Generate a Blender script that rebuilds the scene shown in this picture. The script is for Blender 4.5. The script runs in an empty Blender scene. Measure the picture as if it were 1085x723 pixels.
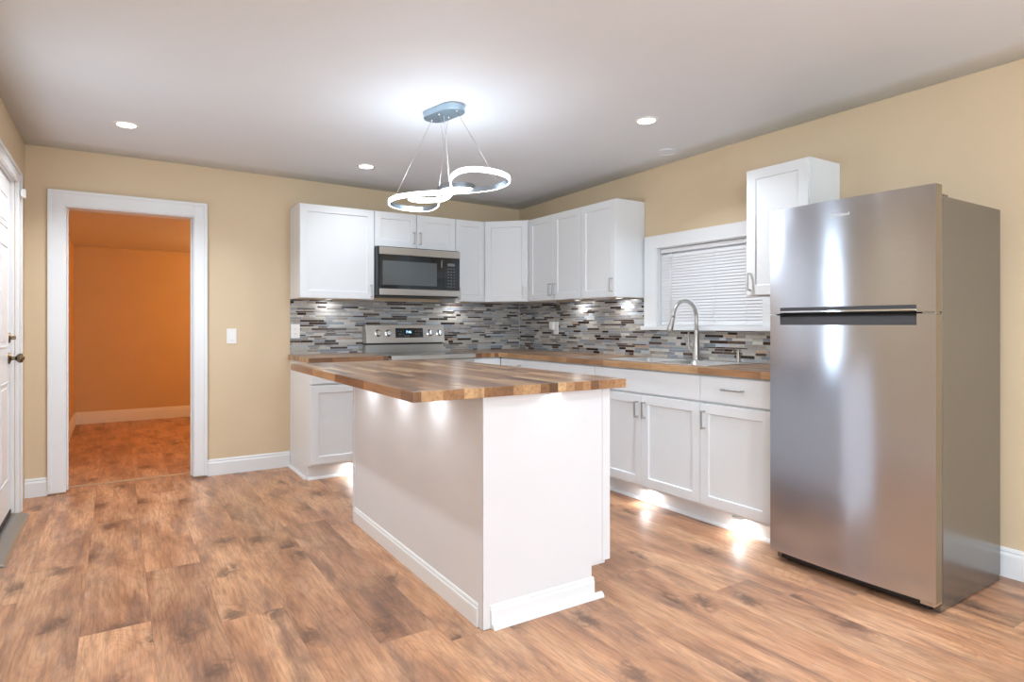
import bpy, bmesh, math, random
from mathutils import Vector, Matrix
PI = math.pi
sc = bpy.context.scene
COL = sc.collection
random.seed(7)

# ------------------------------------------------------------------ camera
YAW = math.radians(31.9152); FPX = 641.5065
cam_d = bpy.data.cameras.new('camera'); cam = bpy.data.objects.new('camera', cam_d); COL.objects.link(cam)
cam.location = (-3.4805, -5.0969, 1.1624)
cam.rotation_euler = (PI/2, 0, -YAW)
cam_d.sensor_fit = 'HORIZONTAL'; cam_d.sensor_width = 36.0
cam_d.lens = FPX/1085*36.0
cam_d.shift_x = 19.0972/1085
cam_d.shift_y = (343.9384-361.5)/1085
cam_d.clip_start = 0.05
sc.camera = cam

# ------------------------------------------------------------------ light, exposure
sc.view_settings.view_transform = 'Standard'
sc.view_settings.look = 'None'
sc.view_settings.gamma = 1.0
sc.view_settings.use_curve_mapping = False
sc.view_settings.exposure = 0.42
world = bpy.data.worlds.new('world'); sc.world = world; world.use_nodes = True
bg = world.node_tree.nodes['Background']
bg.inputs[0].default_value = (0.75, 0.86, 1.0, 1); bg.inputs[1].default_value = 1.0

CAN_W = 15.0        # each recessed ceiling light
PENDANT_W = 12.5
PUCK_W = 0.5
FILL_REAR_W = 66.0
FILL_SIDE_W = 58.0
FAR_W = 36.0

def lamp(name, kind, loc, energy, color=(1, 1, 1), size=0.1, size_y=None, rot=(0, 0, 0), spread=None, parent=None):
    d = bpy.data.lights.new(name, kind); o = bpy.data.objects.new(name, d); COL.objects.link(o)
    d.energy = energy; d.color = color
    if kind == 'AREA':
        if size_y: d.shape = 'RECTANGLE'; d.size = size; d.size_y = size_y
        else: d.shape = 'DISK'; d.size = size
        if spread: d.spread = spread
    else:
        d.shadow_soft_size = size
    o.location = loc; o.rotation_euler = rot
    if parent is not None: o.parent = parent
    return o

# added fill lamps set in two made-up windows behind the camera (built below)
lamp('added_fill_rear', 'AREA', (-2.1, -7.74, 1.45), FILL_REAR_W, (0.74, 0.88, 1.0), 2.0, 1.5, (PI/2+0.55, 0, 0))
lamp('added_fill_side', 'AREA', (-3.96, -6.55, 1.45), FILL_SIDE_W, (0.74, 0.88, 1.0), 1.5, 1.3, (PI/2+0.30, 0, -PI/2-0.0))

lamp('added_fill_narrow', 'AREA', (-4.0, -1.705, 1.38), 5.0, (0.74, 0.88, 1.0), 0.20, 1.1, (PI/2, 0, -PI/2))  # fill lamp at the added narrow window, for a bright streak on the fridge

# ------------------------------------------------------------------ helpers
def link(name, me, mat=None, parent=None):
    o = bpy.data.objects.new(name, me); COL.objects.link(o)
    if mat is not None:
        for m in (mat if isinstance(mat, (list, tuple)) else [mat]): me.materials.append(m)
    if parent is not None: o.parent = parent
    return o

def mesh_of(name, bm, smooth=False):
    me = bpy.data.meshes.new(name)
    bmesh.ops.recalc_face_normals(bm, faces=bm.faces)
    bm.to_mesh(me); bm.free()
    if smooth:
        for p in me.polygons: p.use_smooth = True
    return me

def bevel(o, w=0.002, seg=2):
    m = o.modifiers.new('bevel', 'BEVEL'); m.width = w; m.segments = seg; m.limit_method = 'ANGLE'; m.angle_limit = math.radians(40)
    return o

def box(bm, x0, x1, y0, y1, z0, z1):
    if x0 > x1: x0, x1 = x1, x0
    if y0 > y1: y0, y1 = y1, y0
    if z0 > z1: z0, z1 = z1, z0
    v = [bm.verts.new(p) for p in ((x0,y0,z0),(x1,y0,z0),(x1,y1,z0),(x0,y1,z0),(x0,y0,z1),(x1,y0,z1),(x1,y1,z1),(x0,y1,z1))]
    for f in ((0,3,2,1),(4,5,6,7),(0,1,5,4),(1,2,6,5),(2,3,7,6),(3,0,4,7)): bm.faces.new([v[i] for i in f])

def boxes(name, lst, mat, parent=None, bv=0.0, seg=2):
    bm = bmesh.new()
    for b in lst: box(bm, *b)
    o = link(name, mesh_of(name, bm), mat, parent)
    if bv: bevel(o, bv, seg)
    return o

def prism(bm, pts, z0, z1, axis='Z'):
    """extrude an outline. axis Z: pts=(x,y); axis Y: pts=(x,z) along y; axis X: pts=(y,z) along x"""
    def P(a, b, c):
        return {'Z': (a, b, c), 'Y': (a, c, b), 'X': (c, a, b)}[axis]
    lo = [bm.verts.new(P(a, b, z0)) for a, b in pts]; hi = [bm.verts.new(P(a, b, z1)) for a, b in pts]
    n = len(pts)
    bm.faces.new(lo); bm.faces.new(hi[::-1])
    for i in range(n): bm.faces.new((lo[i], lo[(i+1) % n], hi[(i+1) % n], hi[i]))

def prism_obj(name, pts, z0, z1, mat, parent=None, axis='Z', bv=0.0, smooth=False):
    bm = bmesh.new(); prism(bm, pts, z0, z1, axis)
    o = link(name, mesh_of(name, bm, smooth), mat, parent)
    if bv: bevel(o, bv)
    return o

def lathe(bm, prof, n=32, M=None):
    rings = []
    for r, z in prof:
        if r < 1e-6: rings.append([bm.verts.new((0, 0, z))])
        else: rings.append([bm.verts.new((r*math.cos(2*PI*k/n), r*math.sin(2*PI*k/n), z)) for k in range(n)])
    for a, b in zip(rings, rings[1:]):
        for k in range(n):
            k2 = (k+1) % n
            if len(a) == 1 and len(b) > 1: bm.faces.new((a[0], b[k], b[k2]))
            elif len(b) == 1 and len(a) > 1: bm.faces.new((a[k], a[k2], b[0]))
            elif len(a) > 1: bm.faces.new((a[k], a[k2], b[k2], b[k]))
    if M is not None: bmesh.ops.transform(bm, matrix=M, verts=[v for r in rings for v in r])

def lathe_obj(name, prof, mat, parent=None, M=None, n=32):
    bm = bmesh.new(); lathe(bm, prof, n, M)
    o = link(name, mesh_of(name, bm, True), mat, parent)
    m = o.modifiers.new('edge', 'EDGE_SPLIT'); m.split_angle = math.radians(35)
    return o

def sweep(bm, pts, radii, n=12, up=Vector((0, 0, 1))):
    pts = [Vector(p) for p in pts]
    if not isinstance(radii, (list, tuple)): radii = [radii]*len(pts)
    rings = []
    prev = None
    for i, p in enumerate(pts):
        t = (pts[min(i+1, len(pts)-1)] - pts[max(i-1, 0)]).normalized()
        a = prev if prev is not None else (up if abs(t.dot(up)) < 0.95 else Vector((1, 0, 0)))
        a = (a - t*a.dot(t)).normalized(); prev = a
        b = t.cross(a)
        rings.append([bm.verts.new(p + (a*math.cos(2*PI*k/n) + b*math.sin(2*PI*k/n))*radii[i]) for k in range(n)])
    for a, b in zip(rings, rings[1:]):
        for k in range(n): bm.faces.new((a[k], a[(k+1) % n], b[(k+1) % n], b[k]))
    bm.faces.new(rings[0]); bm.faces.new(rings[-1][::-1])

def tube(name, pts, r, mat, parent=None, n=12):
    bm = bmesh.new(); sweep(bm, pts, r, n)
    return link(name, mesh_of(name, bm, True), mat, parent)

def thing(name, label, cat, loc=(0, 0, 0), rz=0.0, group=None):
    o = bpy.data.objects.new(name, None); COL.objects.link(o)
    o.empty_display_size = 0.1
    o.location = loc; o.rotation_euler = (0, 0, rz); o['label'] = label; o['category'] = cat
    if group: o['group'] = group
    return o

def tag(o, label, cat, group=None):
    o['label'] = label; o['category'] = cat
    if group: o['group'] = group
    return o

def struct(o):
    o['kind'] = 'structure'; return o

def text_mesh(name, s, size, mat, parent, M, depth=0.0006, align='CENTER'):
    cu = bpy.data.curves.new(name, 'FONT'); cu.body = s; cu.size = size; cu.extrude = depth
    cu.align_x = align; cu.align_y = 'CENTER'
    tmp = bpy.data.objects.new(name+'_tmp', cu); COL.objects.link(tmp)
    dg = bpy.context.evaluated_depsgraph_get(); dg.update()
    me = bpy.data.meshes.new_from_object(tmp.evaluated_get(dg))
    bpy.data.objects.remove(tmp)
    me.transform(M); me.materials.clear()
    return link(name, me, mat, parent)

# ------------------------------------------------------------------ materials
def new_mat(name):
    m = bpy.data.materials.new(name); m.use_nodes = True
    nt = m.node_tree; b = nt.nodes['Principled BSDF']
    return m, nt, b

def sock(nt, v, node, idx):
    if isinstance(v, (int, float)): node.inputs[idx].default_value = v
    elif isinstance(v, (tuple, list)): node.inputs[idx].default_value = v if len(v) == len(node.inputs[idx].default_value) else (*v, 1)
    else: nt.links.new(v, node.inputs[idx])

def mth(nt, op, a, b=None, c=None):
    n = nt.nodes.new('ShaderNodeMath'); n.operation = op
    sock(nt, a, n, 0)
    if b is not None: sock(nt, b, n, 1)
    if c is not None: sock(nt, c, n, 2)
    return n.outputs[0]

def comb(nt, x, y, z=0.0):
    n = nt.nodes.new('ShaderNodeCombineXYZ'); sock(nt, x, n, 0); sock(nt, y, n, 1); sock(nt, z, n, 2); return n.outputs[0]

def noise(nt, vec, scale=5, detail=3, rough=0.5, dist=0.0):
    n = nt.nodes.new('ShaderNodeTexNoise'); nt.links.new(vec, n.inputs['Vector'])
    n.inputs['Scale'].default_value = scale; n.inputs['Detail'].default_value = detail
    n.inputs['Roughness'].default_value = rough; n.inputs['Distortion'].default_value = dist
    return n.outputs[0]

def ramp(nt, fac, stops, interp='LINEAR'):
    n = nt.nodes.new('ShaderNodeValToRGB'); nt.links.new(fac, n.inputs[0]); r = n.color_ramp; r.interpolation = interp
    while len(r.elements) < len(stops): r.elements.new(0.5)
    for e, (p, c) in zip(r.elements, stops): e.position = p; e.color = (*c, 1) if len(c) == 3 else c
    return n.outputs[0]

def mix(nt, fac, a, b, mode='MIX'):
    n = nt.nodes.new('ShaderNodeMix'); n.data_type = 'RGBA'; n.blend_type = mode
    sock(nt, fac, n, 0); sock(nt, a, n, 6); sock(nt, b, n, 7)
    return n.outputs[2]

def coords(nt, kind='Object'):
    tc = nt.nodes.new('ShaderNodeTexCoord'); return tc.outputs[kind]

def sep(nt, v):
    s = nt.nodes.new('ShaderNodeSeparateXYZ'); nt.links.new(v, s.inputs[0]); return s.outputs

def bump(nt, b, h, strength=0.1, dist=0.01):
    n = nt.nodes.new('ShaderNodeBump'); n.inputs['Strength'].default_value = strength; n.inputs['Distance'].default_value = dist
    nt.links.new(h, n.inputs['Height']); nt.links.new(n.outputs[0], b.inputs['Normal'])

def plain(name, col, rough=0.5, metal=0.0, spec=0.5, var=0.0, bmp=0.0, bscale=200, coat=0.0):
    m, nt, b = new_mat(name)
    b.inputs['Roughness'].default_value = rough; b.inputs['Metallic'].default_value = metal
    b.inputs['Specular IOR Level'].default_value = spec
    b.inputs['Coat Weight'].default_value = coat
    oc = coords(nt)
    f = noise(nt, oc, 3.0, 2)
    c0 = tuple(x*(1-var) for x in col); c1 = tuple(min(1, x*(1+var)) for x in col)
    nt.links.new(ramp(nt, f, [(0.3, c0), (0.7, c1)]), b.inputs['Base Color'])
    if bmp: bump(nt, b, noise(nt, oc, bscale, 2), bmp, 0.002)
    return m

def emit(name, col, strength):
    m, nt, b = new_mat(name)
    b.inputs['Base Color'].default_value = (*col, 1)
    b.inputs['Emission Color'].default_value = (*col, 1); b.inputs['Emission Strength'].default_value = strength
    return m

def steel(name, col=(0.62, 0.61, 0.59), rough=0.3, aniso=0.7, rot=0.0, axis='Z', dents=0.0):
    m, nt, b = new_mat(name)
    b.inputs['Metallic'].default_value = 1.0; b.inputs['Roughness'].default_value = rough
    b.inputs['Anisotropic'].default_value = aniso; b.inputs['Anisotropic Rotation'].default_value = rot
    t = nt.nodes.new('ShaderNodeTangent'); t.direction_type = 'RADIAL'; t.axis = axis
    nt.links.new(t.outputs[0], b.inputs['Tangent'])
    oc = coords(nt)
    mp = nt.nodes.new('ShaderNodeMapping'); nt.links.new(oc, mp.inputs[0])
    mp.inputs['Scale'].default_value = (6, 6, 900)
    f = noise(nt, mp.outputs[0], 1.0, 2)
    nt.links.new(ramp(nt, f, [(0.25, tuple(x*0.94 for x in col)), (0.75, tuple(min(1, x*1.05) for x in col))]), b.inputs['Base Color'])
    if dents:
        bump(nt, b, noise(nt, oc, 3.2, 1, 0.4, 0.6), dents, 0.02)
    return m

def planks(nt, vec, width, length, along='Y'):
    x, y, z = sep(nt, vec)
    if along == 'X': x, y = y, x
    rx = mth(nt, 'DIVIDE', x, width); row = mth(nt, 'FLOOR', rx)
    w1 = nt.nodes.new('ShaderNodeTexWhiteNoise'); w1.noise_dimensions = '1D'; nt.links.new(row, w1.inputs['W'])
    yo = mth(nt, 'ADD', mth(nt, 'DIVIDE', y, length), mth(nt, 'MULTIPLY', w1.outputs[0], 7.31))
    cell = mth(nt, 'FLOOR', yo)
    w2 = nt.nodes.new('ShaderNodeTexWhiteNoise'); w2.noise_dimensions = '2D'; nt.links.new(comb(nt, row, cell), w2.inputs['Vector'])
    fx = mth(nt, 'FRACT', rx); fy = mth(nt, 'FRACT', yo)
    ex = mth(nt, 'MULTIPLY', mth(nt, 'MINIMUM', fx, mth(nt, 'SUBTRACT', 1.0, fx)), width)
    ey = mth(nt, 'MULTIPLY', mth(nt, 'MINIMUM', fy, mth(nt, 'SUBTRACT', 1.0, fy)), length)
    e = mth(nt, 'MINIMUM', ex, ey)
    return x, y, z, w2.outputs['Value'], w2.outputs['Color'], e

def floor_mat(name='vinyl_plank'):
    m, nt, b = new_mat(name)
    oc = coords(nt)
    mp = nt.nodes.new('ShaderNodeMapping'); nt.links.new(oc, mp.inputs[0]); mp.inputs['Location'].default_value = (SEAM_X, 0.35, 0)
    x, y, z, rnd, rc, e = planks(nt, mp.outputs[0], 0.233, 1.50)
    off = mth(nt, 'MULTIPLY', rnd, 57.0)
    def field(ax, ay, scale, det, rough, dist, o=0.0):
        return noise(nt, comb(nt, mth(nt, 'ADD', mth(nt, 'MULTIPLY', x, ax), off), mth(nt, 'MULTIPLY', y, ay), mth(nt, 'ADD', off, o)), scale, det, rough, dist)
    broad = field(1.0, 0.28, 6.5, 2, 0.5, 0.35)            # wide soft bands along the board
    smoke = field(1.0, 0.24, 7.5, 6, 0.66, 0.25, 3.0)      # smoky mineral streaks
    grain = field(1.0, 0.055, 150, 3, 0.65, 0.15, 5.0)     # fine grain
    mid = field(1.0, 0.11, 34, 4, 0.65, 0.4, 9.0)
    rings = mth(nt, 'FRACT', mth(nt, 'MULTIPLY', field(1.0, 0.24, 4.2, 1, 0.4, 0.5, 7.0), 26.0))
    base = ramp(nt, broad, [(0.34, (0.39, 0.195, 0.108)), (0.50, (0.530, 0.280, 0.155)), (0.64, (0.610, 0.350, 0.202))])
    base = mix(nt, 1.0, base, ramp(nt, mid, [(0.34, (0.78, 0.75, 0.74)), (0.50, (1.0, 1.0, 1.0)), (0.68, (1.10, 1.10, 1.10))]), 'MULTIPLY')
    base = mix(nt, 1.0, base, ramp(nt, grain, [(0.32, (0.72, 0.70, 0.69)), (0.52, (1.0, 1.0, 1.0)), (0.70, (1.12, 1.12, 1.12))]), 'MULTIPLY')
    base = mix(nt, 0.32, base, ramp(nt, rings, [(0.0, (0.62, 0.58, 0.56)), (0.22, (0.96, 0.96, 0.96)), (0.85, (1.08, 1.07, 1.05)), (1.0, (0.66, 0.62, 0.60))]), 'MULTIPLY')
    sm = ramp(nt, smoke, [(0.49, (0, 0, 0)), (0.58, (0.42, 0.42, 0.42)), (0.70, (1, 1, 1))])
    base = mix(nt, mth(nt, 'MULTIPLY', sm, 0.80), base, (0.170, 0.100, 0.078))
    pale = ramp(nt, field(1.0, 0.35, 8.0, 5, 0.65, 0.8, 13.0), [(0.60, (0, 0, 0)), (0.74, (1, 1, 1))])
    base = mix(nt, mth(nt, 'MULTIPLY', pale, 0.30), base, (0.62, 0.47, 0.36))
    base = mix(nt, 1.0, base, ramp(nt, rnd, [(0.0, (0.80, 0.79, 0.80)), (0.35, (0.96, 0.96, 0.96)), (1.0, (1.08, 1.06, 1.04))]), 'MULTIPLY')
    # knots with short cracks
    wob = field(1.0, 0.8, 22, 3, 0.6, 0.6, 21.0)
    vk = nt.nodes.new('ShaderNodeTexVoronoi'); vk.voronoi_dimensions = '2D'; vk.inputs['Scale'].default_value = 2.7
    nt.links.new(comb(nt, mth(nt, 'ADD', mth(nt, 'ADD', x, off), mth(nt, 'MULTIPLY', wob, 0.16)), mth(nt, 'MULTIPLY', mth(nt, 'ADD', y, mth(nt, 'MULTIPLY', wob, 0.22)), 0.62), off), vk.inputs['Vector'])
    kn = ramp(nt, vk.outputs['Distance'], [(0.0, (1, 1, 1)), (0.06, (0.75, 0.75, 0.75)), (0.15, (0.12, 0.12, 0.12)), (0.24, (0, 0, 0))])
    base = mix(nt, mth(nt, 'MULTIPLY', kn, 0.85), base, (0.105, 0.055, 0.038))
    seam = ramp(nt, mth(nt, 'DIVIDE', e, 0.0016), [(0.0, (0.66, 0.64, 0.62)), (1.0, (1, 1, 1))])
    base = mix(nt, 1.0, base, seam, 'MULTIPLY')
    nt.links.new(base, b.inputs['Base Color'])
    nt.links.new(mth(nt, 'MULTIPLY_ADD', mid, 0.16, 0.31), b.inputs['Roughness'])
    b.inputs['Specular IOR Level'].default_value = 0.5
    bump(nt, b, mth(nt, 'ADD', mth(nt, 'MULTIPLY', mid, 0.6), mth(nt, 'MINIMUM', mth(nt, 'DIVIDE', e, 0.002), 1.0)), 0.10, 0.0015)
    return m

def butcher_mat(name, along='Y'):
    m, nt, b = new_mat(name)
    mp_ = nt.nodes.new('ShaderNodeMapping'); nt.links.new(coords(nt), mp_.inputs[0]); mp_.inputs['Location'].default_value = (3.021, 5.17, 0)
    x, y, z, rnd, rc, e = planks(nt, mp_.outputs[0], 0.043, 0.40, along)
    off = mth(nt, 'MULTIPLY', rnd, 91.0)
    v = comb(nt, mth(nt, 'ADD', x, off), mth(nt, 'MULTIPLY', y, 0.08), mth(nt, 'ADD', z, off))
    g = noise(nt, v, 60, 4, 0.65, 0.5)
    base = ramp(nt, rnd, [(0.0, (0.105, 0.046, 0.022)), (0.16, (0.19, 0.090, 0.042)), (0.42, (0.285, 0.140, 0.064)), (0.68, (0.38, 0.200, 0.095)), (0.88, (0.49, 0.285, 0.140)), (1.0, (0.62, 0.40, 0.21))])
    gc = ramp(nt, g, [(0.25, (0.52, 0.48, 0.45)), (0.5, (0.95, 0.95, 0.95)), (0.75, (1.25, 1.22, 1.18))])
    base = mix(nt, 0.9, base, gc, 'MULTIPLY')
    v3 = comb(nt, mth(nt, 'ADD', x, off), mth(nt, 'MULTIPLY', y, 0.3), off)
    k = ramp(nt, noise(nt, v3, 14, 2, 0.5, 0.5), [(0.62, (0, 0, 0)), (0.78, (1, 1, 1))])
    base = mix(nt, mth(nt, 'MULTIPLY', k, 0.5), base, (0.10, 0.045, 0.022))
    seam = ramp(nt, mth(nt, 'DIVIDE', e, 0.0010), [(0.0, (0.6, 0.55, 0.5)), (1.0, (1, 1, 1))])
    base = mix(nt, 1.0, base, seam, 'MULTIPLY')
    nt.links.new(base, b.inputs['Base Color'])
    b.inputs['Roughness'].default_value = 0.30
    b.inputs['Coat Weight'].default_value = 0.35; b.inputs['Coat Roughness'].default_value = 0.16
    return m

SEAM_X = 0.105
M = {}
M['wall'] = plain('wall_paint_beige', (0.70, 0.555, 0.375), 0.55, var=0.015, bmp=0.06, bscale=160)
M['ceiling'] = plain('ceiling_paint_white', (0.75, 0.79, 0.84), 0.7, var=0.01)
M['trim'] = plain('trim_gloss_white', (0.81, 0.83, 0.85), 0.30, var=0.01)
M['cab'] = plain('cabinet_white', (0.80, 0.825, 0.85), 0.33, var=0.008)
M['island'] = plain('island_panel_white', (0.74, 0.745, 0.775), 0.42, var=0.012)
M['door'] = plain('door_white', (0.81, 0.835, 0.855), 0.33, var=0.01)
M['plastic'] = plain('white_plastic', (0.85, 0.85, 0.84), 0.35)
M['slat'] = plain('blind_white', (0.80, 0.80, 0.82), 0.45)
M['floor'] = floor_mat()
M['butcher'] = butcher_mat('butcher_block', 'Y')
M['butcher_x'] = butcher_mat('butcher_block_crosswise', 'X')
M['steel'] = steel('fridge_brushed_steel', (0.54, 0.575, 0.65), 0.18, 0.8, 0.25, 'Z', dents=0.06)
M['steel2'] = steel('appliance_steel', (0.60, 0.59, 0.56), 0.30, 0.6, 0.25)
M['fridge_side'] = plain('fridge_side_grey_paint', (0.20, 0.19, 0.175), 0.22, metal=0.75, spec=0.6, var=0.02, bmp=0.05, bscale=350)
M['door_edge'] = plain('fridge_door_edge_tan', (0.20, 0.155, 0.10), 0.40, metal=0.3)
M['nickel'] = plain('satin_nickel', (0.55, 0.54, 0.52), 0.28, metal=1.0)
M['bronze'] = plain('aged_brass', (0.23, 0.18, 0.12), 0.25, metal=1.0, var=0.2)
M['chrome'] = plain('chrome', (0.72, 0.75, 0.78), 0.08, metal=1.0)
M['band'] = plain('pendant_metal', (0.36, 0.42, 0.48), 0.30, metal=1.0)
M['chrome_blue'] = plain('polished_steel_blue', (0.45, 0.58, 0.68), 0.42, metal=1.0)
M['black'] = plain('black_plastic', (0.015, 0.017, 0.02), 0.35)
M['black_gloss'] = plain('black_glass', (0.012, 0.016, 0.02), 0.05, spec=0.6)
M['mw_window'] = plain('microwave_window', (0.085, 0.10, 0.11), 0.10, spec=0.7, var=0.1)
M['dark'] = plain('dark_recess', (0.02, 0.02, 0.022), 0.6)
M['handle_dark'] = plain('charcoal_handle', (0.05, 0.053, 0.06), 0.35)
M['grey_alu'] = plain('aluminium_threshold', (0.36, 0.36, 0.34), 0.38, metal=0.8)
M['rubber'] = plain('dark_rubber', (0.035, 0.03, 0.028), 0.7)
M['sink'] = plain('sink_steel', (0.74, 0.74, 0.73), 0.36, metal=1.0)
M['print'] = plain('printed_light_grey', (0.75, 0.76, 0.78), 0.4)
M['dimprint'] = plain('printed_dim_grey', (0.20, 0.22, 0.25), 0.4)
M['led_blue'] = emit('led_digits_blue', (0.30, 0.60, 1.0), 3.0)
M['led'] = emit('led_diffuser', (0.95, 0.98, 1.0), 5.0)
M['can'] = emit('recessed_lens', (1.0, 0.99, 0.97), 9.0)
M['puck'] = emit('puck_lens', (1.0, 1.0, 1.0), 3.0)
M['warm'] = emit('warm_lamp_glass', (1.0, 0.55, 0.2), 4.0)
M['lamp_tinted_paint'] = plain('hall_paint_lamp_tinted', (0.62, 0.40, 0.19), 0.6, var=0.02)  # beige walls with the warm lamp light mixed into the colour
M['hall_trim'] = plain('hall_trim', (0.78, 0.70, 0.60), 0.35)
M['caulk'] = plain('white_caulk', (0.68, 0.70, 0.72), 0.5)
M['grout'] = plain('pale_grout', (0.52, 0.52, 0.52), 0.8, var=0.05)
m, nt, b = new_mat('mosaic_tile')
at = nt.nodes.new('ShaderNodeAttribute'); at.attribute_name = 'tile'
nt.links.new(at.outputs['Color'], b.inputs['Base Color']); b.inputs['Roughness'].default_value = 0.16
nt.links.new(mix(nt, 0.25, at.outputs['Color'], ramp(nt, noise(nt, coords(nt), 60, 3), [(0.3, (0.2, 0.19, 0.18)), (0.7, (0.8, 0.78, 0.74))]), 'SOFT_LIGHT'), b.inputs['Base Color'])
nt.links.new(mth(nt, 'MULTIPLY_ADD', at.outputs['Alpha'], 0.4, 0.08), b.inputs['Roughness'])
M['tile'] = m
m, nt, b = new_mat('window_glass')
b.inputs['Transmission Weight'].default_value = 1.0; b.inputs['Roughness'].default_value = 0.0; b.inputs['IOR'].default_value = 1.45
b.inputs['Base Color'].default_value = (0.95, 0.98, 1, 1)
M['glass'] = m

# ------------------------------------------------------------------ room shell
W = -4.005; REAR = -7.9; SK = 0.18
DX0, DX1, DZ = -3.792, -2.978, 1.987          # doorway opening in the back wall
WY0, WY1, WZ0, WZ1 = -2.748, -1.862, 1.150, 1.738   # kitchen window opening (right wall)
LY0, LY1, LZ = -1.40, -0.475, 2.03            # entry door opening (left wall)
HT = 2.45                                     # tops of walls (above ceiling skin)
struct(boxes('floor', [(W-0.3, 0.2, REAR-0.2, 3.62, -0.1, 0.0)], M['floor']))

def ceil_z(x, y):
    d = math.hypot(x, y)
    return 2.365 - 0.038*max(0.0, 1 - d/2.6)**1.2 + (0.004 if x < -3 else 0)
bm = bmesh.new(); nx, ny = 16, 30
g = [[bm.verts.new((W-0.02+(0.04-W)*i/nx, 0.02+(REAR-0.04)*j/ny, ceil_z(min(0, W+(-W)*i/nx), REAR*j/ny))) for j in range(ny+1)] for i in range(nx+1)]
top = [[bm.verts.new((v.co.x, v.co.y, 2.50)) for v in r] for r in g]
for i in range(nx):
    for j in range(ny):
        bm.faces.new((g[i][j], g[i][j+1], g[i+1][j+1], g[i+1][j])); bm.faces.new((top[i][j], top[i+1][j], top[i+1][j+1], top[i][j+1]))
for i in range(nx):
    bm.faces.new((g[i][0], g[i+1][0], top[i+1][0], top[i][0])); bm.faces.new((g[i][ny], top[i][ny], top[i+1][ny], g[i+1][ny]))
for j in range(ny):
    bm.faces.new((g[0][j], top[0][j], top[0][j+1], g[0][j+1])); bm.faces.new((g[nx][j], g[nx][j+1], top[nx][j+1], top[nx][j]))
ceil = link('ceiling', mesh_of('ceiling', bm), M['ceiling']); struct(ceil)
for p in ceil.data.polygons: p.use_smooth = abs(p.normal.z) > 0.9

BT = 0.15
struct(boxes('wall_back', [(W-SK, DX0, 0, BT, 0, HT), (DX1, SK, 0, BT, 0, HT), (DX0, DX1, 0, BT, DZ, HT)], M['wall']))
struct(boxes('wall_right', [(0, SK, WY1, 0, 0, HT), (0, SK, REAR, WY0, 0, HT), (0, SK, WY0, WY1, 0, WZ0), (0, SK, WY0, WY1, WZ1, HT)], M['wall']))
SWY0, SWY1, SWZ0, SWZ1 = -7.3, -5.8, 0.8, 2.1
NY0, NY1, NZ0, NZ1 = -1.86, -1.55, 0.75, 2.0     # unseen narrow window beside the entry door, added for fridge reflections
struct(boxes('wall_left', [(W-SK, W, LY1, 0, 0, HT), (W-SK, W, LY0, LY1, LZ, HT), (W-SK, W, NY1, LY0, 0, HT), (W-SK, W, NY0, NY1, 0, NZ0), (W-SK, W, NY0, NY1, NZ1, HT), (W-SK, W, SWY1, NY0, 0, HT), (W-SK, W, REAR, SWY0, 0, HT),
                           (W-SK, W, SWY0, SWY1, 0, SWZ0), (W-SK, W, SWY0, SWY1, SWZ1, HT)], M['wall']))
RX0, RX1, RZ0, RZ1 = -3.1, -1.1, 0.7, 2.2
struct(boxes('wall_rear', [(W-SK, RX0, REAR-BT, REAR, 0, HT), (RX1, SK, REAR-BT, REAR, 0, HT), (RX0, RX1, REAR-BT, REAR, 0, RZ0), (RX0, RX1, REAR-BT, REAR, RZ1, HT)], M['wall']))

def win_unit(name, loc, rz, w, h, depth=0.10):
    """simple single window: frame, sash bar and pane. local x width, y outwards thickness, z up"""
    f = boxes(name, [(0, w, 0, depth, 0, 0.05), (0, w, 0, depth, h-0.05, h), (0, 0.05, 0, depth, 0.05, h-0.05), (w-0.05, w, 0, depth, 0.05, h-0.05),
                     (0.05, w-0.05, 0.02, 0.06, h/2-0.02, h/2+0.02)], M['trim'], None, 0.003)
    f.location = loc; f.rotation_euler = (0, 0, rz); struct(f)
    boxes('window_pane', [(0.05, w-0.05, 0.035, 0.041, 0.05, h-0.05)], M['glass'], f)
    return f
win_unit('window_added_rear', (RX1, REAR-0.02, RZ0), PI, RX1-RX0, RZ1-RZ0)  # unseen rear window, added as the source of the rear fill
win_unit('window_added_side', (W-0.03, SWY0, SWZ0), PI/2, SWY1-SWY0, SWZ1-SWZ0)  # unseen left-wall window, added to go with the side fill
win_unit('window_added_narrow', (W-0.03, NY0, NZ0), PI/2, NY1-NY0, NZ1-NZ0)  # unseen narrow window, added to show in the fridge front
win_unit('window_1', (0.07, WY1, WZ0), -PI/2, WY1-WY0, WZ1-WZ0)

# kitchen window surround
bm = bmesh.new()
box(bm, -0.020, 0.0, WY1, -1.736, 1.145, 1.835)
box(bm, -0.020, 0.0, -2.835, WY0, 1.145, 1.835)
box(bm, -0.020, 0.0, WY0, WY1, WZ1, 1.835)
box(bm, -0.045, 0.0, -2.835, -1.722, 1.120, 1.150)
box(bm, 0.0, 0.075, WY1-0.006, WY1-0.0001, WZ0, WZ1); box(bm, 0.0, 0.075, WY0+0.0001, WY0+0.006, WZ0, WZ1)
box(bm, 0.0, 0.075, WY0, WY1, WZ1-0.006, WZ1-0.0001)
box(bm, 0.0, 0.075, WY0, WY1, WZ0+0.0001, WZ0+0.004)
struct(bevel(link('trim_1', mesh_of('window_casing', bm), M['trim']), 0.003))

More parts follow.
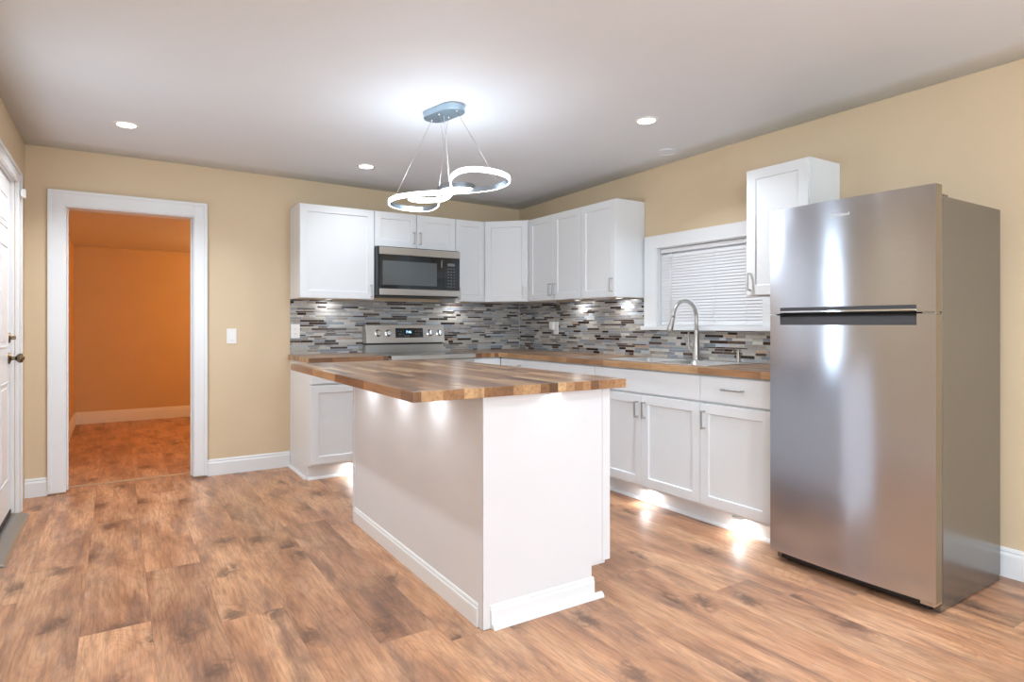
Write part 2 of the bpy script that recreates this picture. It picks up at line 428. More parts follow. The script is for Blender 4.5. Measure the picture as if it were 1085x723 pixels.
# doorway casing and jamb in the back wall
bm = bmesh.new()
CO0, CO1, COZ = -3.880, -2.895, 2.083
for s0, s1, o in ((CO0, DX0+0.006, -1), (DX1-0.006, CO1, 1)):
    box(bm, s0, s1, -0.018, 0, 0.012, COZ)
    b0, b1 = (s0, s0+0.022) if o < 0 else (s1-0.022, s1)
    box(bm, b0, b1, -0.028, -0.018, 0.012, COZ)
box(bm, DX0+0.006, DX1-0.006, -0.018, 0, DZ-0.006, COZ)
box(bm, CO0+0.022, CO1-0.022, -0.028, -0.018, COZ-0.022, COZ)
box(bm, DX0, DX0+0.014, 0.0, BT, 0.006, DZ); box(bm, DX1-0.014, DX1, 0.0, BT, 0.006, DZ); box(bm, DX0+0.014, DX1-0.014, 0.0, BT, DZ-0.014, DZ)
box(bm, DX0+0.014, DX0+0.024, 0.06, 0.095, 0.006, DZ-0.014); box(bm, DX1-0.024, DX1-0.014, 0.06, 0.095, 0.006, DZ-0.014)
struct(bevel(link('trim_2', mesh_of('doorway_casing', bm), M['trim']), 0.002))
struct(boxes('trim_3', [(DX0+0.015, DX1-0.015, 0.148, 0.182, 0.0002, 0.007)], plain('threshold_strip', (0.50, 0.33, 0.20), 0.4), None, 0.002))

# baseboards: profile with a moulded top
def baseboard(name, a, b, side, mat, h=0.125, t=0.015):
    """a,b ends in plan; side = unit vector into the room"""
    a = Vector((*a, 0)); b = Vector((*b, 0)); n = Vector((*side, 0))
    prof = [(0, 0), (t, 0), (t, h*0.74), (t*0.85, h*0.80), (t*0.6, h*0.84), (t*0.72, h*0.90), (t*0.4, h), (0, h)]
    bm = bmesh.new()
    A = [bm.verts.new(a + n*p + Vector((0, 0, q+0.0005))) for p, q in prof]; B = [bm.verts.new(b + n*p + Vector((0, 0, q+0.0005))) for p, q in prof]
    bm.faces.new(A); bm.faces.new(B[::-1])
    for i in range(len(prof)): bm.faces.new((A[i], A[(i+1) % len(prof)], B[(i+1) % len(prof)], B[i]))
    return struct(link(name, mesh_of(name, bm), mat))
baseboard('baseboard_back', (W+0.001, 0), (CO0-0.001, 0), (0, -1), M['trim'])
baseboard('baseboard_back_middle', (CO1+0.001, 0), (-2.279, 0), (0, -1), M['trim'])
baseboard('baseboard_right', (0, -3.24), (0, REAR+0.02), (-1, 0), M['trim'], 0.134)
baseboard('baseboard_left', (W, -1.51), (W, REAR+0.02), (1, 0), M['trim'])
baseboard('baseboard_rear', (W+0.02, REAR), (-0.02, REAR), (0, 1), M['trim'])

# room beyond the doorway
HX0, HX1, HY1, HZ = -3.90, -1.40, 3.42, 2.066
struct(boxes('wall_hall_far', [(HX0-0.12, HX1+0.12, HY1, HY1+0.12, 0, HZ+0.1)], M['lamp_tinted_paint']))
struct(boxes('wall_hall_left', [(HX0-0.12, HX0, BT+0.001, HY1, 0, HZ+0.1)], M['lamp_tinted_paint']))
struct(boxes('wall_hall_right', [(HX1, HX1+0.12, BT+0.001, HY1, 0, HZ+0.1)], M['lamp_tinted_paint']))
struct(boxes('ceiling_hall', [(HX0, HX1, BT+0.001, HY1, HZ, HZ+0.08)], M['hall_trim']))
baseboard('baseboard_hall_far', (HX0+0.015, HY1), (HX1, HY1), (0, -1), M['hall_trim'], 0.14)
baseboard('baseboard_hall_left', (HX0, BT+0.01), (HX0, HY1-0.001), (1, 0), M['hall_trim'], 0.14)
hl = thing('flush_ceiling_lamp', 'warm flush ceiling lamp of the orange room, out of sight past the doorway', 'ceiling lamp', (-1.9, 1.9, HZ))
lathe_obj('lamp_base', [(0, 0), (0.15, 0), (0.15, -0.02), (0, -0.02)], M['nickel'], hl)
lathe_obj('lamp_glass', [(0.14, -0.02), (0.13, -0.05), (0.09, -0.075), (0, -0.085)], M['warm'], hl)
lamp('hall_light', 'POINT', (0, 0, -0.17), FAR_W, (1.0, 0.60, 0.25), 0.10, parent=hl)

# ------------------------------------------------------------------ entry door, left wall
dl = boxes('door_1', [], M['door']) if False else None
DY0, DY1, DZ0, DZ1 = -1.385, -0.492, 0.035, 2.015
bm = bmesh.new()
XF = -4.022
box(bm, XF-0.042, XF, DY0, DY1, DZ0, DZ1)
def emboss(y0, y1, z0, z1):
    """raised panel: moulding groove ring then a raised field"""
    for a0, a1, c0, c1 in ((y0, y1, z0, z0+0.012), (y0, y1, z1-0.012, z1), (y0, y0+0.012, z0+0.012, z1-0.012), (y1-0.012, y1, z0+0.012, z1-0.012)):
        box(bm, XF-0.001, XF+0.0045, a0, a1, c0, c1)
    o = 0.035
    prism(bm, [(y0+o, z0+o), (y1-o, z0+o), (y1-o, z1-o), (y0+o, z1-o)], XF-0.001, XF+0.004, 'X')
wy = (DY1-DY0)
for ya, yb in ((DY0+0.11, DY0+wy/2-0.05), (DY0+wy/2+0.05, DY1-0.11)):
    for za, zb in ((0.25, 0.83), (1.03, 1.62), (1.72, 1.91)): emboss(ya, yb, za, zb)
dl = struct(bevel(link('door_1', mesh_of('door_leaf', bm), M['door']), 0.002))
def on_left(parent, name, prof, y, z, mat):
    return lathe_obj(name, prof, mat, parent, Matrix.Translation((XF, y, z)) @ Matrix.Rotation(PI/2, 4, 'Y'), 24)
on_left(dl, 'door_knob', [(0, 0), (0.033, 0), (0.034, 0.005), (0.026, 0.010), (0.012, 0.014), (0.010, 0.030), (0.018, 0.038), (0.027, 0.048), (0.0285, 0.057), (0.024, 0.066), (0.012, 0.070), (0.008, 0.075), (0, 0.076)], -0.556, 0.962, M['bronze'])['label'] = 'aged brass round door knob'
on_left(dl, 'deadbolt', [(0, 0), (0.030, 0), (0.031, 0.005), (0.024, 0.009), (0.008, 0.012), (0.008, 0.016), (0, 0.016)], -0.556, 1.083, M['bronze'])
bm = bmesh.new(); box(bm, XF+0.014, XF+0.034, -0.560, -0.552, 1.072, 1.094)
bevel(link('thumb_turn', mesh_of('thumb_turn', bm), M['bronze'], dl), 0.002)
boxes('door_sweep', [(XF-0.040, XF+0.004, DY0+0.005, DY1-0.005, 0.030, 0.060)], M['rubber'], dl, 0.002)['label'] = 'dark brown rubber door sweep'
bm = bmesh.new()
box(bm, W, -3.985, -0.455, -0.350, 0.002, 2.10); box(bm, W, -3.985, -1.50, -1.41, 0.002, 2.10); box(bm, W, -3.985, -1.41, -0.455, 2.025, 2.10)
box(bm, -3.985, -3.977, -0.372, -0.350, 0.002, 2.10); box(bm, -3.985, -3.977, -1.50, -0.372, 2.08, 2.10)
box(bm, W-0.16, W, LY1-0.012, LY1-0.0002, 0.03, LZ-0.001); box(bm, W-0.16, W, LY0+0.0002, LY0+0.012, 0.03, LZ-0.001); box(bm, W-0.16, W, LY0+0.012, LY1-0.012, LZ-0.012, LZ-0.0002)
struct(bevel(link('trim_4', mesh_of('entry_door_casing', bm), M['trim']), 0.003))
prism_obj('threshold_plate', [(W-0.14, 0.0005), (-3.93, 0.0005), (-3.945, 0.012), (-3.985, 0.022), (W-0.14, 0.028)], -1.405, -0.462, M['grey_alu'], None, 'Y', 0.002)
struct(bpy.data.objects['threshold_plate']).name = 'trim_5'
boxes('door_2', [(W-0.175, W-0.165, LY0, LY1, 0.0, LZ)], M['trim'])   # storm door skin behind the entry door
struct(bpy.data.objects['door_2'])
se = thing('door_sensor', 'small white alarm sensor box at the top corner of the entry door casing', 'sensor', (-3.977, -0.405, 1.94))
boxes('sensor_body', [(0, 0.020, -0.016, 0.016, 0, 0.055)], M['plastic'], se, 0.004)
boxes('sensor_magnet', [(-0.002, 0.012, -0.038, -0.022, 0.006, 0.044)], M['plastic'], se, 0.003)

# ------------------------------------------------------------------ backsplash mosaic
TILEC = [((0.42, 0.40, 0.37), 24, .1), ((0.52, 0.50, 0.46), 14, .1), ((0.30, 0.275, 0.25), 18, .3), ((0.27, 0.27, 0.285), 13, .2), ((0.24, 0.27, 0.31), 11, .05),
         ((0.42, 0.45, 0.49), 9, .05), ((0.035, 0.021, 0.016), 14, .05), ((0.095, 0.068, 0.055), 13, .1), ((0.42, 0.31, 0.23), 1, .4)]
def mosaic(name, spans, label, axis, fixed, out, extra_seed):
    """spans: (a0,a1,z0,z1) rectangles along axis; fixed = wall coordinate; out = thickness direction sign"""
    rnd = random.Random(extra_seed)
    cols = [c for c, w, r in TILEC for _ in range(w)]; ro = {c: r for c, w, r in TILEC}
    bm = bmesh.new(); lay = bm.loops.layers.float_color.new('tile')
    tf = 0.008; gf = 0.0062
    def face(pts, c, mi):
        f = bm.faces.new([bm.verts.new(p) for p in pts]); f.material_index = mi
        for l in f.loops: l[lay] = c
    def P(a, z, t):
        return (a, fixed+out*t, z) if axis == 'X' else (fixed+out*t, a, z)
    for a0, a1, z0, z1 in spans:
        # backing slab
        q = [P(a0, z0, 0), P(a1, z0, 0), P(a1, z1, 0), P(a0, z1, 0)]; q2 = [P(a0, z0, gf), P(a1, z0, gf), P(a1, z1, gf), P(a0, z1, gf)]
        face(q2, (0.5, 0.5, 0.5, 1), 1)
        for i in range(4): face((q[i], q[(i+1) % 4], q2[(i+1) % 4], q2[i]), (0.5, 0.5, 0.5, 1), 1)
    A0 = min(s[0] for s in spans); A1 = max(s[1] for s in spans)
    z = 0.9162; k = 0
    while z < 1.368:
        h = rnd.choice((0.0105, 0.0150, 0.0185, 0.0215)); zt = min(z+h, 1.3685)
        a = A0 - rnd.random()*0.1
        while a < A1:
            L = rnd.choice((0.05, 0.075, 0.095, 0.10, 0.13, 0.15, 0.15)); c = rnd.choice(cols)
            v = 1 + (rnd.random()-0.5)*0.22
            rc = (c[0]*v, c[1]*v, c[2]*v, min(1, max(0, ro[c]+rnd.random()*0.2)))
            for s0, s1, sz0, sz1 in spans:
                b0, b1 = max(a, s0), min(a+L, s1); y0, y1 = max(z, sz0), min(zt, sz1)
                if b1-b0 > 0.004 and y1-y0 > 0.003:
                    e = 0.0011; o = 0.0007
                    outer = [P(b0+o, y0+o, gf), P(b1-o, y0+o, gf), P(b1-o, y1-o, gf), P(b0+o, y1-o, gf)]
                    inner = [P(b0+e+o, y0+e, tf), P(b1-e-o, y0+e, tf), P(b1-e-o, y1-e, tf), P(b0+e+o, y1-e, tf)]
                    vo = [bm.verts.new(p) for p in outer]; vi = [bm.verts.new(p) for p in inner]
                    fs = [bm.faces.new(vi)] + [bm.faces.new((vo[i], vo[(i+1) % 4], vi[(i+1) % 4], vi[i])) for i in range(4)]
                    for f in fs:
                        f.material_index = 0
                        for l in f.loops: l[lay] = rc
            a += L
        z = zt + 0.0006
    me = mesh_of(name, bm)
    o = link(name, me, [M['tile'], M['grout']])
    tag(o, label, 'backsplash')
    struct(o)
    return o
TK = 0.0
mosaic('tile_backsplash', [(-2.277, -0.0085, 0.9158, 1.3688)], 'grey and brown strip mosaic backsplash behind the stove on the doorway wall', 'X', 0.0, -1, 3)
mosaic('tile_backsplash', [(-3.20, -2.8355, 0.9158, 1.3288), (-2.8355, -1.7215, 0.9158, 1.1195), (-1.7215, -0.0, 0.9158, 1.3688)],
       'grey, cream and brown strip mosaic backsplash behind the sink under the window', 'Y', 0.0, -1, 11)
struct(boxes('trim_6', [(-0.0115, -0.0082, -0.0115, -0.0082, 0.917, 1.366)], M['caulk']))

# ------------------------------------------------------------------ cabinets
def shaker(name, x0, x1, z0, z1, yf, mat, parent, t=0.019, rail=0.056, deep=0.009, flat=False):
    """door or drawer front; front plane at y=yf, thickness t towards +y (local)"""
    g = 0.0015; x0 += g; x1 -= g; z0 += g; z1 -= g
    bm = bmesh.new()
    if flat:
        box(bm, x0, x1, yf, yf+t, z0, z1)
    else:
        def R(o, y): return [bm.verts.new(p) for p in ((x0+o, y, z0+o), (x1-o, y, z0+o), (x1-o, y, z1-o), (x0+o, y, z1-o))]
        a, bq, c, d = R(0, yf), R(rail, yf), R(rail+0.003, yf+deep), R(0, yf+t)
        for r, s in ((a, bq), (bq, c), (a, d)):
            for i in range(4): bm.faces.new((r[i], r[(i+1) % 4], s[(i+1) % 4], s[i]))
        bm.faces.new(c); bm.faces.new(d)
    return bevel(link(name, mesh_of(name, bm), mat, parent), 0.0016)

def pull(parent, x, z, yf, vertical=True, L=0.105):
    """flat bar pull on two square posts"""
    bm = bmesh.new(); w = 0.0055
    if vertical:
        box(bm, x-w, x+w, yf-0.034, yf-0.026, z-L/2, z+L/2)
        for s in (-1, 1): box(bm, x-w, x+w, yf-0.026, yf+0.0005, z+s*(L/2-0.005)-0.005, z+s*(L/2-0.005)+0.005)
    else:
        box(bm, x-L/2, x+L/2, yf-0.034, yf-0.026, z-w, z+w)
        for s in (-1, 1): box(bm, x+s*(L/2-0.005)-0.005, x+s*(L/2-0.005)+0.005, yf-0.026, yf+0.0005, z-w, z+w)
    return bevel(link('handle', mesh_of('handle', bm), M['nickel'], parent), 0.0015)

UB, UT, UD = 1.369, 2.111, 0.293      # uppers: bottom, top, box depth (door adds 0.019)
def upper(label, loc, rz, w, z0, z1, doors, hz=None, mat=None):
    """doors: list of (x0,x1,handle side -1/1/0)"""
    t = thing('upper_cabinet', label, 'kitchen cabinet', (loc[0], loc[1], z0), rz, None)
    H = z1-z0
    bm = bmesh.new()
    box(bm, 0.0006, w-0.0006, -UD, -0.002, 0.012, H-0.0)         # carcass
    box(bm, 0.0006, w-0.0006, -UD, -UD+0.018, 0.0, 0.012)      # lower face-frame lip
    box(bm, 0.0006, 0.016, -UD+0.018, -0.002, 0.0, 0.012); box(bm, w-0.016, w-0.0006, -UD+0.018, -0.002, 0.0, 0.012)
    bevel(link('cabinet_box', mesh_of('cabinet_box', bm), M['cab'], t), 0.001)
    for x0, x1, hs in doors:
        d = shaker('door', x0+0.0015, x1-0.0015, 0.002, H-0.003, -UD-0.0195, M['cab'], t)
        if hs: pull(d, (x1-0.030) if hs > 0 else (x0+0.030), (hz if hz is not None else 0.085), -UD-0.0195)
    return t
upper('white shaker upper cabinet left of the microwave, leftmost over the stove counter', (-2.277, 0), 0, 0.609, UB, UT, [(0, 0.609, 1)], 0.070)
upper('short white two-door upper cabinet directly above the microwave', (-1.668, 0), 0, 0.763, 1.813, UT, [(0, 0.3815, 1), (0.3815, 0.763, -1)], 0.088)
upper('narrow white upper cabinet between the microwave and the angled corner cabinet', (-0.905, 0), 0, 0.3045, UB, UT, [(0, 0.3045, -1)], 0.070)
upper('white two-door upper cabinet right of the corner on the sink wall', (0, -0.6015), -PI/2, 0.7275, UB, UT, [(0, 0.364, 1), (0.364, 0.7275, -1)], 0.092)
upper('white single-door upper cabinet just left of the window', (0, -1.3295), -PI/2, 0.3965, UB, UT, [(0, 0.3965, 1)], 0.092)
upper('white upper cabinet hanging right of the window beside the fridge', (0, -2.839), -PI/2, 0.382, 1.331, 2.073, [(0, 0.382, -1)], 0.082)
# angled corner upper
t = thing('upper_cabinet', 'white angled corner upper cabinet where the two walls meet', 'kitchen cabinet', (0, 0, UB))
dc = 0.6005; ud = 0.300
bm = bmesh.new(); H = UT-UB
prism(bm, [(-0.002, -0.002), (-dc, -0.002), (-dc, -ud), (-ud, -dc), (-0.002, -dc)], 0.0, H)
bevel(link('cabinet_box', mesh_of('cabinet_box', bm), M['cab'], t), 0.001)
sub = thing('door', '', '', (0, 0, 0)); bpy.data.objects.remove(sub)
Ld = math.hypot(dc-ud, dc-ud)
d = shaker('door', 0.012, Ld-0.012, 0.002, H-0.003, -0.0205, M['cab'], t)
hp = pull(d, Ld-0.042, 0.085, -0.0205)
d.location = (-dc, -ud, 0); d.rotation_euler = (0, 0, -PI/4)

BZ0, BZ1, BD = 0.112, 0.8765, 0.608
TKD = 0.527
def shoe(bm, x0, x1, y, sgn=-1, r=0.019):
    """quarter-round shoe running along x at plane y, bulging to -y"""
    prof = [(0, 0)] + [(-r*math.cos(a), r*math.sin(a)) for a in [PI/2*i/5 for i in range(6)]]
    A = [bm.verts.new((x0, y+p, q+0.0005)) for p, q in prof]; B = [bm.verts.new((x1, y+p, q+0.0005)) for p, q in prof]
    bm.faces.new(A); bm.faces.new(B[::-1])
    n = len(prof)
    for i in range(n): bm.faces.new((A[i], A[(i+1) % n], B[(i+1) % n], B[i]))
def base(label, loc, rz, w, fronts, end_left=False, void=None):
    t = thing('base_cabinet', label, 'kitchen cabinet', (loc[0], loc[1], 0), rz)
    bm = bmesh.new()
    e = 0.0006
    ztop = BZ1-0.0005
    if void:      # open top for the sink bowls
        box(bm, e, w-e, -BD, -0.003, BZ0, 0.60)
        box(bm, e, w-e, -BD, -BD+0.03, 0.60, ztop); box(bm, e, 0.02, -BD+0.03, -0.003, 0.60, ztop); box(bm, w-0.02, w-e, -BD+0.03, -0.003, 0.60, ztop)
    else:
        box(bm, e, w-e, -BD, -0.003, BZ0, ztop)
    if end_left: box(bm, e, 0.018, -TKD, -0.003, 0.001, BZ0)
    bevel(link('cabinet_box', mesh_of('cabinet_box', bm), M['cab'], t), 0.001)
    bm = bmesh.new(); box(bm, 0.018 if end_left else e, w-e, -TKD, -TKD+0.012, 0.001, BZ0-0.001)
    shoe(bm, e, w-e, -TKD)
    link('toe_kick', mesh_of('toe_kick', bm), M['trim'], t)
    if end_left:
        bm = bmesh.new(); shoe(bm, 0, TKD-0.03, 0)
        o = link('shoe_molding', mesh_of('shoe', bm), M['trim'], t); o.rotation_euler = (0, 0, -PI/2); o.location = (0.0004, -0.017, 0)
    for f in fronts:
        kind, x0, x1, z0, z1, h = f
        if kind == 'door':
            d = shaker('door', x0, x1, z0, z1, -BD-0.0195, M['cab'], t)
            if h: pull(d, (x1-0.032) if h > 0 else (x0+0.032), z1-0.095, -BD-0.0195)
        else:
            d = shaker('drawer', x0, x1, z0, z1, -BD-0.0195, M['cab'], t, flat=True)
            if h: pull(d, (x0+x1)/2, (z0+z1)/2+0.008, -BD-0.0195, False, 0.13)
    return t
ZD0, ZD1, ZR0, ZR1 = 0.128, 0.712, 0.722, 0.868
base('white base cabinet at the left end of the stove counter', (-2.277, 0), 0, 0.609, [('door', 0.0, 0.609, ZD0, ZD1, 1), ('drawer', 0.0, 0.609, ZR0, ZR1, 0)], True)
base('blank white filler base cabinet right of the stove in the corner', (-0.900, 0), 0, 0.271, [('drawer', 0.0, 0.271, ZD0, ZR1, 0)])
base('narrow white base cabinet on the sink wall nearest the corner', (0, -0.629), -PI/2, 0.343, [('door', 0.0, 0.343, ZD0, ZR1, 1)])
base('wide white base cabinet between the narrow corner one and the sink', (0, -0.9725), -PI/2, 0.883, [('drawer', 0.0, 0.883, ZR0, ZR1, 0), ('door', 0.0, 0.4415, ZD0, ZD1, 1), ('door', 0.4415, 0.883, ZD0, ZD1, -1)])
base('white two-door base cabinet with a false drawer front under the sink', (0, -1.856), -PI/2, 0.906, [('drawer', 0.0, 0.906, ZR0, ZR1, 0), ('door', 0.0, 0.447, ZD0, ZD1, 1), ('door', 0.447, 0.906, ZD0, ZD1, -1)], void=True)
base('white base cabinet with one drawer and one door next to the fridge', (0, -2.7625), -PI/2, 0.4525, [('drawer', 0.0, 0.4525, ZR0, ZR1, 1), ('door', 0.0, 0.4525, ZD0, ZD1, -1)])

# ------------------------------------------------------------------ worktops
CZ0, CZ1 = 0.8775, 0.9155
CD = 0.640
o = boxes('countertop', [(-2.292, -1.671, -CD, -0.0005, CZ0, CZ1)], M['butcher_x'], None, 0.0015)
tag(o, 'short butcher block countertop left of the stove', 'countertop')
SX0, SX1, SY0, SY1 = -0.520, -0.060, -2.725, -1.885     # sink cut-out
bm = bmesh.new()
box(bm, -0.902, -CD, -CD, -0.0005, CZ0, CZ1)
box(bm, -CD, -0.0005, SY1, -0.0005, CZ0, CZ1)
box(bm, -CD, SX0, SY0, SY1, CZ0, CZ1); box(bm, SX1, -0.0005, SY0, SY1, CZ0, CZ1)
box(bm, -CD, -0.0005, -3.222, SY0, CZ0, CZ1)
o = link('countertop', mesh_of('countertop', bm), M['butcher'])
tag(o, 'long L-shaped butcher block countertop holding the sink along the window wall', 'countertop')

# ------------------------------------------------------------------ sink, faucet, soap pump
sk = thing('kitchen_sink', 'stainless steel double bowl drop-in sink under the window', 'sink', (0, 0, CZ1))
sx0, sx1, sy0, sy1 = -0.537, -0.045, -2.745, -1.865
by = [(-2.705, -2.315), (-2.275, -1.905)]; bx0, bx1 = -0.500, -0.150
bm = bmesh.new(); zt = 0.0038
box(bm, sx0, bx0, sy0, sy1, 0.0003, zt); box(bm, bx1, sx1, sy0, sy1, 0.0003, zt)
for a, c in ((sy0, by[0][0]), (by[0][1], by[1][0]), (by[1][1], sy1)): box(bm, bx0, bx1, a, c, 0.0003, zt)
bevel(link('sink_rim', mesh_of('sink_rim', bm), M['sink'], sk), 0.0012)
for (ya, yb), nm in zip(by, ('sink_bowl', 'sink_bowl')):
    bm = bmesh.new(); n = 6
    def loop(inset, z, r):
        pts = []
        for cx, cy, a0 in ((bx1-inset-r, yb-inset-r, 0), (bx0+inset+r, yb-inset-r, PI/2), (bx0+inset+r, ya+inset+r, PI), (bx1-inset-r, ya+inset+r, 1.5*PI)):
            for i in range(n+1):
                a = a0+PI/2*i/n; pts.append(bm.verts.new((cx+r*math.cos(a), cy+r*math.sin(a), z)))
        return pts
    ls = [loop(-0.004, 0.0002, 0.02), loop(0.0, -0.001, 0.03), loop(0.004, -0.16, 0.04), loop(0.015, -0.185, 0.04), loop(0.05, -0.195, 0.04)]
    for p, q in zip(ls, ls[1:]):
        for i in range(len(p)): bm.faces.new((p[i], p[(i+1) % len(p)], q[(i+1) % len(p)], q[i]))
    bm.faces.new(ls[-1])
    o = link(nm, mesh_of(nm, bm, True), M['sink'], sk)
    m = o.modifiers.new('solid', 'SOLIDIFY'); m.thickness = 0.0012; m.offset = 0
    lathe_obj('drain', [(0, 0), (0.030, 0), (0.042, 0.002), (0.044, 0.0)], M['chrome'], o, Matrix.Translation(((bx0+bx1)/2, (ya+yb)/2, -0.1945)), 24)

fz = CZ1+0.0038
fa = thing('kitchen_faucet', 'tall brushed nickel gooseneck pull-down faucet behind the sink', 'faucet', (-0.100, -2.300, fz))
lathe_obj('faucet_body', [(0, 0), (0.028, 0), (0.029, 0.004), (0.026, 0.012), (0.0245, 0.05), (0.021, 0.10), (0.0165, 0.16), (0.0145, 0.20), (0, 0.20)], M['nickel'], fa)
pts = [(0, 0, 0.19), (0, 0, 0.25), (0, 0, 0.295)]
R_ = 0.108
for i in range(1, 19):
    a = PI*i/18*1.02
    pts.append((-R_+R_*math.cos(a), 0.012*(i/18), 0.295+R_*math.sin(a)))
tube('spout', pts, 0.0125, M['nickel'], fa, 16)
ex, ey, ez = pts[-1]
dv = (Vector(pts[-1])-Vector(pts[-2])).normalized(); dv = (dv+Vector((-0.34, 0.0, 0))).normalized()
pp = [Vector((ex, ey, ez))+dv*s for s in (0, 0.01, 0.03, 0.06, 0.095, 0.098)]
bm = bmesh.new(); sweep(bm, pp, [0.0135, 0.0150, 0.0165, 0.019, 0.0205, 0.017], 16)
link('spray_head', mesh_of('spray_head', bm, True), M['nickel'], fa)
# side lever
bm = bmesh.new(); sweep(bm, [(0, 0, 0.045), (0.0, 0.022, 0.058), (0.0, 0.045, 0.072), (0, 0.060, 0.080)], [0.018, 0.017, 0.015, 0.0125], 14)
hub = link('lever_hub', mesh_of('lever_hub', bm, True), M['nickel'], fa)
bm = bmesh.new(); sweep(bm, [(0, 0.058, 0.078), (0, 0.064, 0.10), (0, 0.065, 0.14), (0, 0.065, 0.188)], [0.009, 0.0060, 0.0055, 0.0065], 12)
link('lever', mesh_of('lever', bm, True), M['nickel'], fa)
so = thing('soap_dispenser', 'short brushed nickel soap pump on the sink deck right of the faucet', 'soap dispenser', (-0.092, -2.625, fz))
lathe_obj('pump_base', [(0, 0), (0.021, 0), (0.021, 0.005), (0.0155, 0.009), (0.0125, 0.030), (0.0125, 0.055), (0, 0.055)], M['nickel'], so)
lathe_obj('pump_head', [(0.007, 0.054), (0.007, 0.062), (0.014, 0.063), (0.0145, 0.078), (0.012, 0.082), (0, 0.082)], M['nickel'], so)
tube('pump_nozzle', [(0, 0, 0.072), (-0.02, 0.0, 0.075), (-0.045, 0, 0.073), (-0.060, 0, 0.068)], [0.006, 0.0055, 0.005, 0.0045], M['nickel'], so, 10)

# ------------------------------------------------------------------ blind
bl = thing('window_blind', 'closed white mini blind hanging in the kitchen window', 'window blind', (0.028, (WY0+WY1)/2, WZ0))
hw = (WY1-WY0)/2-0.012; HH = WZ1-WZ0
boxes('headrail', [(-0.014, 0.016, -hw, hw, HH-0.038, HH-0.010)], M['slat'], bl, 0.002)
bm = bmesh.new(); n = 24; z0s = 0.024; pitch = (HH-0.052-z0s)/n; th = math.radians(66)
for i in range(n):
    zc = z0s+pitch*(i+0.5); w2 = 0.0145; pr = []
    for k in range(5):
        s = -1+k/2.0; cz = zc+s*w2*math.sin(th); cx = s*w2*math.cos(th) - 0.0022*(1-s*s)
        pr.append((cx, cz))
    lo = [bm.verts.new((x, -hw, z)) for x, z in pr]; hi = [bm.verts.new((x, hw, z)) for x, z in pr]
    lo2 = [bm.verts.new((x+0.0009, -hw, z)) for x, z in pr]; hi2 = [bm.verts.new((x+0.0009, hw, z)) for x, z in pr]
    for k in range(4):
        bm.faces.new((lo[k], lo[k+1], hi[k+1], hi[k])); bm.faces.new((lo2[k], hi2[k], hi2[k+1], lo2[k+1]))
    for e in ((lo, lo2), (hi2, hi)):
        for k in range(4): bm.faces.new((e[0][k], e[1][k], e[1][k+1], e[0][k+1]))
link('slats', mesh_of('slats', bm), M['slat'], bl)
boxes('bottom_rail', [(-0.011, 0.012, -hw, hw, 0.006, 0.022)], M['slat'], bl, 0.002)
for yc in (hw-0.085, -0.05, -hw+0.13):
    tube('ladder_cord', [(-0.0125, yc, 0.02), (-0.0125, yc, HH-0.03)], 0.0010, M['plastic'], bl, 6)
tube('tilt_wand', [(-0.017, hw-0.10, 0.10), (-0.016, hw-0.10, HH-0.03)], 0.0026, M['plastic'], bl, 8)

# ------------------------------------------------------------------ fridge
FX, FY0, FY1 = -0.737, -3.988, -3.272
FW = FY1-FY0
fr = thing('refrigerator', 'tall stainless steel top-freezer refrigerator against the right wall', 'refrigerator', (FX, (FY0+FY1)/2, 0))
hw = FW/2
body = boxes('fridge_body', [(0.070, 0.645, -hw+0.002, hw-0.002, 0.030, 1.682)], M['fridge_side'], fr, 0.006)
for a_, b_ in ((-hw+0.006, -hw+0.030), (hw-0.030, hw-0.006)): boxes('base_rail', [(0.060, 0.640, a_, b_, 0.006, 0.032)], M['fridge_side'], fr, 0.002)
boxes('toe_grille', [(0.045, 0.070, -hw+0.045, hw-0.045, 0.012, 0.060)], M['black'], fr, 0.003)
for s in (-1, 1): lathe_obj('leveling_foot', [(0, 0), (0.017, 0), (0.017, 0.008), (0.007, 0.010), (0.007, 0.035), (0, 0.035)], M['black'], fr, Matrix.Translation((0.085, s*(hw-0.06), 0)), 16)
for s in (-1, 1): lathe_obj('leveling_foot', [(0, 0), (0.017, 0), (0.017, 0.008), (0.007, 0.010), (0.007, 0.035), (0, 0.035)], M['black'], fr, Matrix.Translation((0.60, s*(hw-0.06), 0)), 16)
